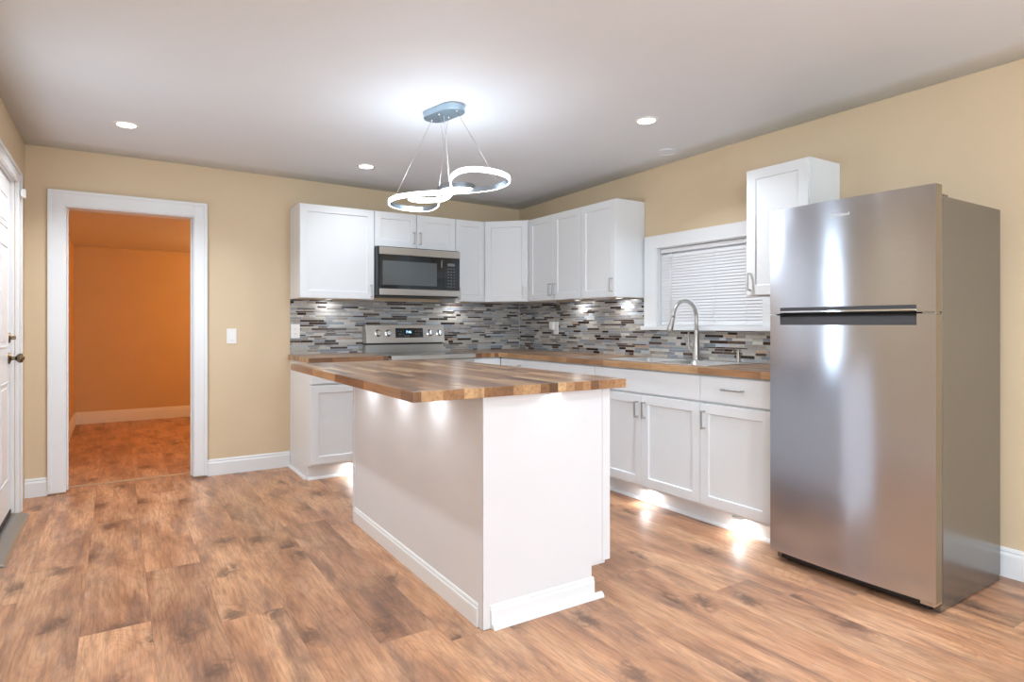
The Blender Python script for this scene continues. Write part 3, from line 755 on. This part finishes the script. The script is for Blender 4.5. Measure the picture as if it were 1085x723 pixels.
def bowed(name, z0, z1, mat_front, mat_edge, parent, notch=None):
    """door slab with slightly bowed front. plan outline; front towards -x"""
    bm = bmesh.new(); n = 24
    bow = 0.016
    def xf(y): return 0.008 - bow*(1-(y/hw)**2)
    ys = [-hw + 2*hw*i/n for i in range(n+1)]
    zs = [z0, z1] if notch is None else sorted({z0, z1, *notch[2:4]})
    if notch: ys = sorted(set([y for y in ys if min(abs(y-notch[0]), abs(y-notch[1])) > 0.006] + list(notch[:2])))
    def inn(ya, yb, za, zb): return notch and ya >= notch[0]-1e-6 and yb <= notch[1]+1e-6 and za >= notch[2]-1e-6 and zb <= notch[3]+1e-6
    V = {}
    def v(x, y, z):
        k = (round(x, 5), round(y, 5), round(z, 5))
        if k not in V: V[k] = bm.verts.new((x, y, z))
        return V[k]
    xb = 0.060; dp = 0.030
    for i in range(len(ys)-1):
        ya, yb = ys[i], ys[i+1]
        for j in range(len(zs)-1):
            za, zb = zs[j], zs[j+1]
            if inn(ya, yb, za, zb):
                f = bm.faces.new((v(xf(ya)+dp, ya, za), v(xf(ya)+dp, ya, zb), v(xf(yb)+dp, yb, zb), v(xf(yb)+dp, yb, za))); f.material_index = 1
                inner_edge = za if abs(zb-z1) < 1e-6 else zb     # inner shelf of the pocket
                f = bm.faces.new((v(xf(ya), ya, inner_edge), v(xf(ya)+dp, ya, inner_edge), v(xf(yb)+dp, yb, inner_edge), v(xf(yb), yb, inner_edge))); f.material_index = 1
                for yy, cond in ((ya, abs(ya-notch[0]) < 1e-6), (yb, abs(yb-notch[1]) < 1e-6)):
                    if cond:
                        f = bm.faces.new((v(xf(yy), yy, za), v(xf(yy)+dp, yy, za), v(xf(yy)+dp, yy, zb), v(xf(yy), yy, zb))); f.material_index = 1
            else:
                bm.faces.new((v(xf(ya), ya, za), v(xf(ya), ya, zb), v(xf(yb), yb, zb), v(xf(yb), yb, za)))
            bm.faces.new((v(xb, ya, za), v(xb, yb, za), v(xb, yb, zb), v(xb, ya, zb))).material_index = 2
        for zz in (z0, z1):
            cut = notch and ya >= notch[0]-1e-6 and yb <= notch[1]+1e-6 and (abs(zz-notch[2]) < 1e-6 or abs(zz-notch[3]) < 1e-6)
            o_ = dp if cut else 0
            bm.faces.new((v(xf(ya)+o_, ya, zz), v(xf(yb)+o_, yb, zz), v(xb, yb, zz), v(xb, ya, zz))).material_index = 2
    for yy in (-hw, hw):
        for j in range(len(zs)-1):
            bm.faces.new((v(xf(yy), yy, zs[j]), v(xb, yy, zs[j]), v(xb, yy, zs[j+1]), v(xf(yy), yy, zs[j+1]))).material_index = 2
    me = mesh_of(name, bm)
    for p in me.polygons: p.use_smooth = p.material_index == 0
    o = link(name, me, [mat_front, M['dark'], mat_edge], parent)
    m = o.modifiers.new('edge', 'EDGE_SPLIT'); m.split_angle = math.radians(30)
    return o
HP0, HP1 = -0.292, 0.303       # handle pocket extent (y, local)
zg0, zg1 = 1.2065, 1.2135
up = bowed('freezer_door', zg1, 1.722, M['steel'], M['door_edge'], fr, (HP0, HP1, zg1, 1.243))
lo = bowed('fridge_door', 0.052, zg0, M['steel'], M['door_edge'], fr, (HP0, HP1, 1.160, zg0))
up['label'] = 'upper freezer door'; lo['label'] = 'lower fridge door'
def bowstrip(name, y0, y1, z0, z1, xo, th, mat, parent):
    bm = bmesh.new(); n = 20
    xs = lambda y: 0.008 - 0.016*(1-(y/hw)**2) + xo
    A = []
    for i in range(n+1):
        y = y0+(y1-y0)*i/n
        A.append([bm.verts.new((xs(y), y, z0)), bm.verts.new((xs(y), y, z1)), bm.verts.new((xs(y)+th, y, z1)), bm.verts.new((xs(y)+th, y, z0))])
    for p, q in zip(A, A[1:]):
        for k in range(4): bm.faces.new((p[k], p[(k+1) % 4], q[(k+1) % 4], q[k]))
    bm.faces.new(A[0]); bm.faces.new(A[-1][::-1])
    return bevel(link(name, mesh_of(name, bm), mat, parent), 0.001)
bowstrip('handle_cap', HP0+0.001, HP1-0.001, 1.2265, 1.2425, -0.001, 0.028, M['handle_dark'], up)
bowstrip('handle_trim', HP0+0.001, HP1-0.001, 1.2185, 1.2265, -0.004, 0.028, M['chrome'], up)['label'] = 'bright metal grip strip'
bowstrip('pocket_lip', HP0+0.001, HP1-0.001, 1.161, 1.190, 0.0005, 0.006, M['handle_dark'], lo)
bowstrip('pocket_floor', HP0+0.001, HP1-0.001, 1.190, 1.198, 0.004, 0.024, M['handle_dark'], lo)
boxes('door_gasket', [(0.058, 0.071, -hw+0.006, hw-0.006, 0.06, 1.675)], M['dark'], fr)
boxes('top_hinge', [(0.072, 0.13, -hw+0.006, -hw+0.045, 1.6825, 1.690)], M['fridge_side'], fr, 0.002)
boxes('middle_hinge', [(0.012, 0.072, -hw+0.006, -hw+0.050, 1.2072, 1.2128)], M['nickel'], fr, 0.001)
boxes('lower_hinge', [(0.006, 0.071, -hw+0.004, -hw+0.055, 0.038, 0.0505)], M['nickel'], fr, 0.001)
# maker's name on the freezer door, reads from -x side
RY = Matrix(((0, 0, -1, 0), (-1, 0, 0, 0), (0, 1, 0, 0), (0, 0, 0, 1)))
text_mesh('brand_lettering', 'Whirlpool', 0.021, M['print'], up, Matrix.Translation((-0.0088, 0.011, 1.652)) @ RY, 0.0008)

# ------------------------------------------------------------------ range
rg = thing('kitchen_range', 'stainless steel freestanding electric range with rear control panel', 'stove', (-1.2865, 0, 0))
w2 = 0.3785
boxes('range_body', [(-w2, w2, -0.625, -0.015, 0.06, 0.898)], M['steel2'], rg, 0.003)
boxes('cooktop', [(-w2, w2, -0.655, -0.095, 0.898, 0.914)], M['black_gloss'], rg, 0.004)
boxes('cooktop_trim', [(-w2, w2, -0.672, -0.655, 0.884, 0.915), (-w2, -w2+0.012, -0.655, -0.095, 0.9142, 0.9165), (w2-0.012, w2, -0.655, -0.095, 0.9142, 0.9165)], M['steel2'], rg, 0.003)
boxes('riser', [(-w2+0.004, w2-0.004, -0.092, -0.018, 0.898, 0.984)], M['steel2'], rg, 0.003)
boxes('riser_gap', [(-w2+0.012, w2-0.012, -0.082, -0.018, 0.984, 0.998)], M['black'], rg)
prism_obj('control_panel', [(-0.018, 0.998), (-0.112, 0.998), (-0.085, 1.160), (-0.018, 1.160)], -w2+0.002, w2-0.002, M['steel2'], rg, 'X', 0.003)
tilt = math.atan2(0.027, 0.162)
def on_panel(x, z):       # frame on the sloped panel face: local z out of the face
    f = (z-0.998)/0.162; y = -0.112+0.027*f
    return Matrix.Translation((x, y, z)) @ Matrix.Rotation(PI/2-tilt, 4, 'X')
def panel_plate(name, x0, x1, z0, z1, mat, off, th, parent=rg):
    Mx = on_panel((x0+x1)/2, (z0+z1)/2); bm = bmesh.new()
    hx, hz = (x1-x0)/2, (z1-z0)/2/math.cos(tilt); box(bm, -hx, hx, -hz, hz, off, off+th); bmesh.ops.transform(bm, matrix=Mx, verts=bm.verts)
    return link(name, mesh_of(name, bm), mat, parent)
dsp = panel_plate('control_display', -0.105, 0.160, 1.045, 1.128, M['black_gloss'], 0.0, 0.003)
text_mesh('clock_digits', '7:46', 0.030, M['led_blue'], dsp, on_panel(0.020, 1.093) @ Matrix.Translation((0, 0, 0.0032)), 0.0004)
for x, z, wd in ((-0.075, 1.10, .012), (-0.052, 1.10, .012), (-0.063, 1.075, .02), (-0.030, 1.075, .012), (0.09, 1.10, .012), (0.115, 1.10, .012), (0.14, 1.10, .01), (0.09, 1.075, .012), (0.115, 1.075, .012), (0.0, 1.06, .05)):
    panel_plate('printed_key', x-wd/2, x+wd/2, z-0.0025, z+0.0025, M['dimprint'], 0.0031, 0.0003, dsp)
for x in (-0.2695, -0.1735, 0.2295, 0.3255):
    k = lathe_obj('control_knob', [(0, 0.001), (0.031, 0.001), (0.031, 0.006), (0.0225, 0.009), (0.021, 0.024), (0.019, 0.027), (0, 0.027)], M['chrome'], rg, on_panel(x, 1.085), 28)
    bm = bmesh.new(); box(bm, -0.0042, 0.0042, -0.021, 0.021, 0.0265, 0.033); bmesh.ops.transform(bm, matrix=on_panel(x, 1.085), verts=bm.verts)
    bevel(link('knob_grip', mesh_of('knob_grip', bm), M['chrome'], k), 0.001)
od = boxes('oven_door', [(-w2+0.004, w2-0.004, -0.660, -0.626, 0.215, 0.876)], M['steel2'], rg, 0.005)
boxes('oven_window', [(-0.26, 0.26, -0.6625, -0.658, 0.36, 0.68)], M['black_gloss'], od, 0.001)
bm = bmesh.new(); sweep(bm, [(-0.32, -0.705, 0.82), (0.32, -0.705, 0.82)], 0.011, 14)
for s in (-1, 1): box(bm, s*0.30-0.010, s*0.30+0.010, -0.705, -0.6605, 0.812, 0.828)
link('oven_handle', mesh_of('oven_handle', bm), M['steel2'], od)
boxes('storage_drawer', [(-w2+0.004, w2-0.004, -0.655, -0.626, 0.075, 0.205)], M['steel2'], rg, 0.004)
for a_ in (-w2+0.03, w2-0.06):
    for c_ in (-0.58, -0.09): boxes('leveling_leg', [(a_, a_+0.03, c_, c_+0.03, 0.0, 0.06)], M['black'], rg)
for cx, cy, r in ((-0.19, -0.50, 0.11), (0.19, -0.50, 0.085), (-0.19, -0.24, 0.075), (0.19, -0.24, 0.095)):
    lathe_obj('burner_ring', [(r-0.002, 0.9141), (r, 0.9143), (r+0.002, 0.9141)], M['dimprint'], rg, Matrix.Translation((cx, cy, 0)), 40)

# ------------------------------------------------------------------ microwave
mw = thing('microwave_oven', 'black and stainless over-the-range microwave mounted under the short cabinet', 'microwave', (-1.2865, 0, 1.402))
h = 0.408; w2 = 0.3795
boxes('microwave_case', [(-w2, w2, -0.375, -0.010, 0.0, h)], M['black'], mw, 0.004)
dr = boxes('microwave_door', [(-w2+0.012, 0.214, -0.402, -0.376, 0.012, h-0.012)], M['black_gloss'], mw, 0.003)
boxes('door_window', [(-w2+0.035, 0.150, -0.4035, -0.400, 0.088, 0.287)], M['mw_window'], dr, 0.001)
boxes('top_band', [(-w2+0.006, 0.374, -0.409, -0.400, 0.339, 0.398)], M['steel2'], mw, 0.002)
boxes('bottom_band', [(-w2+0.006, 0.374, -0.409, -0.400, 0.004, 0.056)], M['steel2'], mw, 0.002)
cp = boxes('control_strip', [(0.2155, 0.374, -0.402, -0.376, 0.012, h-0.012)], M['black_gloss'], mw, 0.002)
RF = Matrix.Rotation(PI/2, 4, 'X')
boxes('display', [(0.255, 0.325, -0.4028, -0.4005, 0.268, 0.292)], plain('lcd_grey', (0.17, 0.20, 0.21), 0.2), cp)
for r in range(7):
    for c in range(3):
        zz = 0.245-0.026*r; xx = 0.262+0.028*c
        boxes('printed_key', [(xx-0.007, xx+0.007, -0.4025, -0.4005, zz-0.003, zz+0.003)], M['dimprint'], cp)
text_mesh('brand_lettering', 'Whirlpool', 0.015, M['print'], dr, Matrix.Translation((0.197, -0.4022, 0.285)) @ RF @ Matrix.Rotation(-PI/2, 4, 'Z'), 0.0004)
boxes('vent_lip', [(-w2+0.012, w2-0.012, -0.38, -0.03, -0.006, 0.0)], M['black'], mw)

# ------------------------------------------------------------------ island
IS = math.radians(-0.392); IX, IY, IZ = -2.607, -3.160, 0.927
ist = thing('kitchen_island', 'white panelled kitchen island under a thick butcher block top', 'kitchen island', (IX, IY, 0), IS)
TW, TL, TT = 1.006, 1.792, 0.038
px0, px1, py0, py1 = 0.303, 0.943, 0.035, 1.554
itop = boxes('island_top', [(0, TW, 0, TL, IZ-TT, IZ)], M['butcher'], ist, 0.002)
itop['label'] = 'butcher block top with a seating overhang'
zt = IZ-TT-0.0005; pw = 0.010
bm = bmesh.new()
box(bm, px0+pw, px1-0.02, py0+pw, py1-pw, 0.130, zt)                 # cabinet core
box(bm, px0+pw, px1-0.105, py0+pw, py1-pw, 0.001, 0.130)             # plinth behind toe recess
link('cabinet_box', mesh_of('cabinet_box', bm), M['island'], ist)
boxes('side_panel', [(px0+0.004, px0+pw, py0+0.02, py1-0.02, 0.001, zt)], M['island'], ist)
boxes('end_panel', [(px0+0.02, px1-0.03, py0+0.004, py0+pw, 0.146, zt), (px0+0.02, px0+0.54, py0+0.004, py0+pw, 0.001, 0.146)], M['island'], ist)
boxes('end_panel', [(px0+0.02, px1-0.03, py1-pw, py1-0.004, 0.131, zt), (px0+0.02, px1-0.105, py1-pw, py1-0.004, 0.001, 0.131)], M['island'], ist)
boxes('corner_post', [(px0-0.001, px0+0.004, py0-0.001, py0+0.034, 0.001, zt), (px0-0.001, px0+0.034, py0-0.001, py0+0.004, 0.001, zt)], M['island'], ist, 0.0015)
boxes('corner_post', [(px0-0.001, px0+0.004, py1-0.034, py1+0.001, 0.001, zt)], M['island'], ist, 0.0015)
boxes('corner_post', [(px1-0.042, px1, py0-0.001, py0+0.012, 0.146, zt)], M['island'], ist, 0.0015)
def isl_base(name, x0, x1, length, M2):
    pass
def prof_run(name, prof, a, b, n, parent, mat):
    """sweep profile (out, z) from plan point a to b; n = outward unit vector (plan)"""
    a = Vector((*a, 0)); b = Vector((*b, 0)); n = Vector((*n, 0)); bm = bmesh.new()
    A = [bm.verts.new(a+n*p+Vector((0, 0, q))) for p, q in prof]; B = [bm.verts.new(b+n*p+Vector((0, 0, q))) for p, q in prof]
    bm.faces.new(A); bm.faces.new(B[::-1])
    for i in range(len(prof)): bm.faces.new((A[i], A[(i+1) % len(prof)], B[(i+1) % len(prof)], B[i]))
    return link(name, mesh_of(name, bm), mat, parent)
bp_ = [(0, 0.001), (0.011, 0.001), (0.011, 0.066), (0.0095, 0.071), (0.006, 0.074), (0.007, 0.080), (0.003, 0.087), (0, 0.088)]
prof_run('island_baseboard', bp_, (px0+0.004, py0+0.034), (px0+0.004, py1-0.034), (-1, 0), ist, M['trim'])
prof_run('island_baseboard', bp_, (px0+0.034, py0+0.004), (px0+0.548, py0+0.004), (0, -1), ist, M['trim'])
q = [(0, 0.001)] + [(0.020*math.cos(a), 0.001+0.020*math.sin(a)) for a in [PI/2*i/5 for i in range(6)]]
prof_run('shoe_molding', q, (px0+0.036, py0-0.007), (px0+0.585, py0-0.007), (0, -1), ist, M['trim'])
# working side facing the sink
for ya, yb in ((py0+0.012, (py0+py1)/2), ((py0+py1)/2, py1-0.012)):
    for kind, za, zb in (('door', 0.150, 0.715), ('drawer', 0.725, 0.875)):
        d = shaker(kind, ya, yb, za, zb, -0.0195, M['cab'], ist, flat=kind == 'drawer')
        pull(d, (ya+yb)/2 if kind == 'drawer' else yb-0.03, (za+zb)/2 if kind == 'drawer' else zb-0.095, -0.0195, kind == 'door')
        d.location = (px1-0.020, 0, 0); d.rotation_euler = (0, 0, PI/2)

# ------------------------------------------------------------------ wall plates
def plate(name, label, cat, loc, rz, kind):
    t = thing(name, label, cat, loc, rz)
    boxes('cover_plate', [(-0.036, 0.036, -0.006, -0.0005, -0.0585, 0.0585)], M['plastic'], t, 0.002)
    if kind == 'switch':
        r = prism_obj('rocker', [(-0.0105, -0.032), (-0.0055, -0.034), (-0.0055, 0.034), (-0.0075, 0.032)], -0.0165, 0.0165, M['plastic'], t, 'X', 0.001)
    else:
        for z in (0.020, -0.020):
            o = boxes('socket', [(-0.0165, 0.0165, -0.0078, -0.0058, z-0.014, z+0.014)], M['plastic'], t, 0.003)
            boxes('slot', [(-0.008, -0.006, -0.0081, -0.0077, z-0.004, z+0.005), (0.006, 0.008, -0.0081, -0.0077, z-0.004, z+0.004), (-0.002, 0.002, -0.0081, -0.0077, z-0.010, z-0.007)], M['dark'], o)
    return t
plate('light_switch', 'white rocker light switch on the beige wall right of the doorway', 'light switch', (-2.721, 0, 1.071), 0, 'switch')
plate('wall_outlet', 'white outlet on the tile edge left of the stove', 'outlet', (-2.236, -0.008, 1.107), 0, 'outlet')
plate('wall_outlet', 'white outlet on the mosaic tile of the sink wall', 'outlet', (-0.008, -0.620, 1.130), -PI/2, 'outlet')
pa = thing('plug_adapter', 'small white plug-in night light in the outlet of the sink wall', 'night light', (-0.008, -0.585, 1.150), -PI/2)
prism_obj('adapter_body', [(-0.028, -0.030), (0.022, -0.042), (0.030, -0.020), (0.030, 0.034), (-0.028, 0.038)], -0.040, -0.0085, M['plastic'], pa, 'Y', 0.006)

# ------------------------------------------------------------------ recessed lights
def can_light(x, y, label, e=1.0):
    z = ceil_z(x, y)
    t = thing('recessed_light', label, 'recessed light', (x, y, z))
    lathe_obj('trim_ring', [(0.050, -0.001), (0.052, -0.006), (0.064, -0.005), (0.070, -0.001), (0.070, 0.004), (0.050, 0.004)], M['plastic'], t, None, 40)
    lathe_obj('lens', [(0, -0.0035), (0.050, -0.0035), (0.050, 0.002), (0, 0.002)], M['can'], t, None, 40)
    lamp('lamp', 'AREA', (0, 0, -0.012), CAN_W*e, (0.86, 0.935, 1.0), 0.10, spread=math.radians(130), parent=t)
    return t
can_light(-3.432, -0.826, 'lit round recessed ceiling light above the open doorway', 0.7)
can_light(-1.882, -0.703, 'lit round recessed ceiling light left of the pendant, above the stove', 0.14)
can_light(-0.833, -2.545, 'lit round recessed ceiling light in the right half of the ceiling', 0.55)
for i, (x, y) in enumerate(((-3.43, -2.75), (-1.35, -4.35), (-3.35, -4.7), (-1.2, -6.3), (-3.0, -6.3))):  # out-of-view ceiling lights added to brighten the room
    can_light(x, y, ('added unseen recessed ceiling light near the entry door, above the floor left of the island', 'added unseen recessed ceiling light in front of the fridge', 'added unseen recessed ceiling light by the left wall, behind the island', 'added unseen recessed ceiling light by the rear wall, right', 'added unseen recessed ceiling light by the rear wall, left')[i], (0.45, 0.7, 0.4, 1.0, 1.0)[i])
bl4 = thing('ceiling_cover', 'blank painted round cover on the ceiling right of the right recessed light', 'ceiling cover', (-0.246, -2.164, ceil_z(-0.246, -2.164)))
lathe_obj('cover_disc', [(0, -0.004), (0.060, -0.004), (0.074, -0.0025), (0.078, 0.0), (0.078, 0.003), (0, 0.003)], M['ceiling'], bl4, None, 40)
lathe_obj('cover_rim', [(0.066, -0.004), (0.068, -0.0075), (0.076, -0.0065), (0.078, -0.002)], M['ceiling'], bl4, None, 40)

# ------------------------------------------------------------------ puck lights
pucks = 0
def puck(x, y, z, label, e=1.0, group=None):
    t = thing('puck_light', label, 'puck light', (x, y, z), 0, group)
    lathe_obj('puck_housing', [(0, 0), (0.034, 0), (0.034, -0.010), (0.028, -0.013), (0.024, -0.0115), (0, -0.0115)], M['plastic'], t, None, 24)
    lathe_obj('puck_lens', [(0, -0.0118), (0.0235, -0.0118), (0.0235, -0.0125), (0, -0.0128)], M['puck'], t, None, 24)
    lamp('puck_lamp', 'AREA', (0, 0, -0.016), PUCK_W*e, (0.95, 0.98, 1.0), 0.06, parent=t)
    return t
zc = UB+0.012
puck(-1.985, -0.095, zc, 'lit puck light under the upper cabinet left of the microwave')
puck(-0.770, -0.095, zc, 'lit puck light under the narrow upper cabinet right of the microwave')
puck(-0.095, -1.03, zc, 'lit puck light under the two-door upper cabinet on the sink wall', 1.4)
puck(-0.095, -1.54, zc, 'lit puck light under the upper cabinet just left of the window', 1.4)
puck(-0.590, -2.30, BZ0, 'lit puck light in the toe space under the sink cabinet', 0.74)
puck(-0.590, -2.99, BZ0, 'lit puck light in the toe space beside the fridge', 0.74)
puck(-0.590, -1.45, BZ0, 'lit puck light in the toe space behind the island', 0.6)
puck(-1.935, -0.575, BZ0, 'lit puck light in the toe space left of the stove', 0.74)
Mi = Matrix.Translation((IX, IY, 0)) @ Matrix.Rotation(IS, 4, 'Z')
for yy, lb in ((0.42, 'lit puck light under the island overhang nearest the camera'), (0.80, 'middle lit puck light under the island overhang'), (1.23, 'lit puck light under the island overhang nearest the stove')):
    p = Mi @ Vector((0.225, yy, IZ-TT)); puck(p.x, p.y, p.z, lb, 0.7)
# small strip lamp tucked under the near lip of the island top
t = thing('strip_light', 'small lit light bar under the near edge of the island top', 'light bar', (0, 0, 0)); p = Mi @ Vector((0.63, 0.0165, IZ-TT)); t.location = p; t.rotation_euler = (0, 0, IS)
boxes('bar_housing', [(-0.03, 0.03, -0.012, 0.013, -0.008, -0.0002)], M['plastic'], t, 0.001)
boxes('bar_lens', [(-0.026, 0.026, -0.008, 0.010, -0.0095, -0.008)], M['puck'], t)
lamp('bar_lamp', 'AREA', (0, 0, -0.012), 0.05, (0.97, 0.99, 1.0), 0.05, 0.015, parent=t)

# ------------------------------------------------------------------ pendant
CEN = Vector((-1.928, -2.075, 1.902))
PL = [(-1.750, -2.110, 1.942), (-1.790, -2.150, 1.940), (-1.840, -2.168, 1.936), (-1.898, -2.152, 1.932), (-1.938, -2.100, 1.930), (-1.940, -2.030, 1.922), (-1.915, -1.965, 1.912),
      (-1.880, -1.905, 1.893), (-1.865, -1.860, 1.875), (-1.880, -1.800, 1.861), (-1.935, -1.760, 1.857), (-2.030, -1.755, 1.857), (-2.115, -1.790, 1.860), (-2.160, -1.855, 1.866),
      (-2.145, -1.945, 1.876), (-2.070, -2.015, 1.886), (-1.985, -2.055, 1.895), (-1.905, -2.082, 1.904)]
def spline(P, k=8):
    P = [Vector(p) for p in P]; out = []
    for i in range(len(P)-1):
        p0, p1, p2, p3 = P[max(i-1, 0)], P[i], P[i+1], P[min(i+2, len(P)-1)]
        for j in range(k):
            t = j/k
            out.append(0.5*((2*p1)+(-p0+p2)*t+(2*p0-5*p1+4*p2-p3)*t*t+(-p0+3*p1-3*p2+p3)*t**3))
    out.append(P[-1]); return out
zcan = ceil_z(-1.93, -2.08)
pd = thing('pendant_light', 'modern LED pendant of two glowing looped bands hanging above the island', 'pendant light', (CEN.x, CEN.y, zcan))
def ribbon(name, path, off0, off1, z0, z1, mat, parent):
    """band following path; offsets to the left (+) of travel"""
    bm = bmesh.new(); rings = []
    for i, p in enumerate(path):
        t = path[min(i+1, len(path)-1)]-path[max(i-1, 0)]; t.z = 0; t.normalize(); n = Vector((-t.y, t.x, 0))
        q = p - Vector(pd.location)
        rings.append([bm.verts.new(q+n*o+Vector((0, 0, z))) for o, z in ((off0, z0), (off1, z0), (off1, z1), (off0, z1))])
    for a, b_ in zip(rings, rings[1:]):
        for k in range(4): bm.faces.new((a[k], a[(k+1) % 4], b_[(k+1) % 4], b_[k]))
    bm.faces.new(rings[0]); bm.faces.new(rings[-1][::-1])
    o = link(name, mesh_of(name, bm), mat, parent)
    return bevel(o, 0.0015)
pathL = spline(PL); pathR = [CEN+(CEN-p)*1.13 for p in pathL]
for k, path in enumerate((pathL, pathR)):
    dz = 0.0 if k == 0 else 0.0005
    a = ribbon('metal_band', path, -0.001, 0.004, -0.013+dz, 0.015+dz, M['band'], pd)
    e = ribbon('led_strip', path, -0.0085, -0.0011, -0.0140+dz, 0.0125+dz, M['led'], a); e['label'] = 'glowing white LED strip'
# canopy (stadium)
cax = math.radians(-58+6); ch = 0.03
def stadium(L, r, n=14):
    pts = []
    for i in range(n+1): a = -PI/2+PI*i/n; pts.append((L+r*math.cos(a), r*math.sin(a)))
    for i in range(n+1): a = PI/2+PI*i/n; pts.append((-L+r*math.cos(a), r*math.sin(a)))
    return pts
ca = -YAW+math.radians(-46)
cc, cs = math.cos(ca), math.sin(ca)
def rot(pts): return [(x*cc-y*cs, x*cs+y*cc) for x, y in pts]
cy_ = prism_obj('canopy', rot(stadium(0.075, 0.068)), -0.036, -0.0005, M['chrome_blue'], pd, 'Z', 0.003)
for x, y in rot([(-0.11, 0), (0.11, 0), (0.0, 0.035), (0.0, -0.035)]):
    lathe_obj('canopy_screw', [(0, -0.041), (0.005, -0.040), (0.006, -0.036), (0, -0.036)], M['chrome'], cy_, Matrix.Translation((x, y, 0)), 12)
tipL = min(pathL, key=lambda p: p.x+0.3*p.y); tipR = CEN+(CEN-tipL)*1.13
e1 = pathL[28]
O = Vector(pd.location)
anchors = rot([(-0.11, 0), (0.11, 0), (0.0, 0.03), (0.0, -0.03)])
# pair each cable with the nearer end of the canopy
ends = sorted(anchors[:2], key=lambda a: (a[0]+O.x-tipL.x)**2+(a[1]+O.y-tipL.y)**2)
for tgt, an in ((tipL, ends[0]), (tipR, ends[1]), (e1, anchors[3]), (CEN+(CEN-e1)*1.13, anchors[2])):
    tube('suspension_cable', [(an[0], an[1], -0.036), tuple(tgt-O+Vector((0, 0, 0.012)))], 0.0014, M['nickel'], pd, 6)
tube('power_cord', [(0.0, 0.0, -0.036), tuple(e1-O+Vector((0.004, 0.004, 0.012)))], 0.0022, M['plastic'], pd, 8)
lamp('pendant_glow', 'POINT', (0.0, 0.0, CEN.z-zcan-0.05), PENDANT_W, (0.77, 0.89, 1.0), 0.16, parent=pd)

# ------------------------------------------------------------------ groups of repeats
GROUPS = {'upper_cabinet': 'white upper cabinets', 'base_cabinet': 'white base cabinets', 'recessed_light': 'recessed ceiling lights',
          'puck_light': 'puck lights under cabinets and island', 'countertop': 'butcher block countertops', 'wall_outlet': 'white wall outlets'}
for o in sc.objects:
    k = o.name.split('.')[0]
    if o.parent is None and k in GROUPS: o['group'] = GROUPS[k]
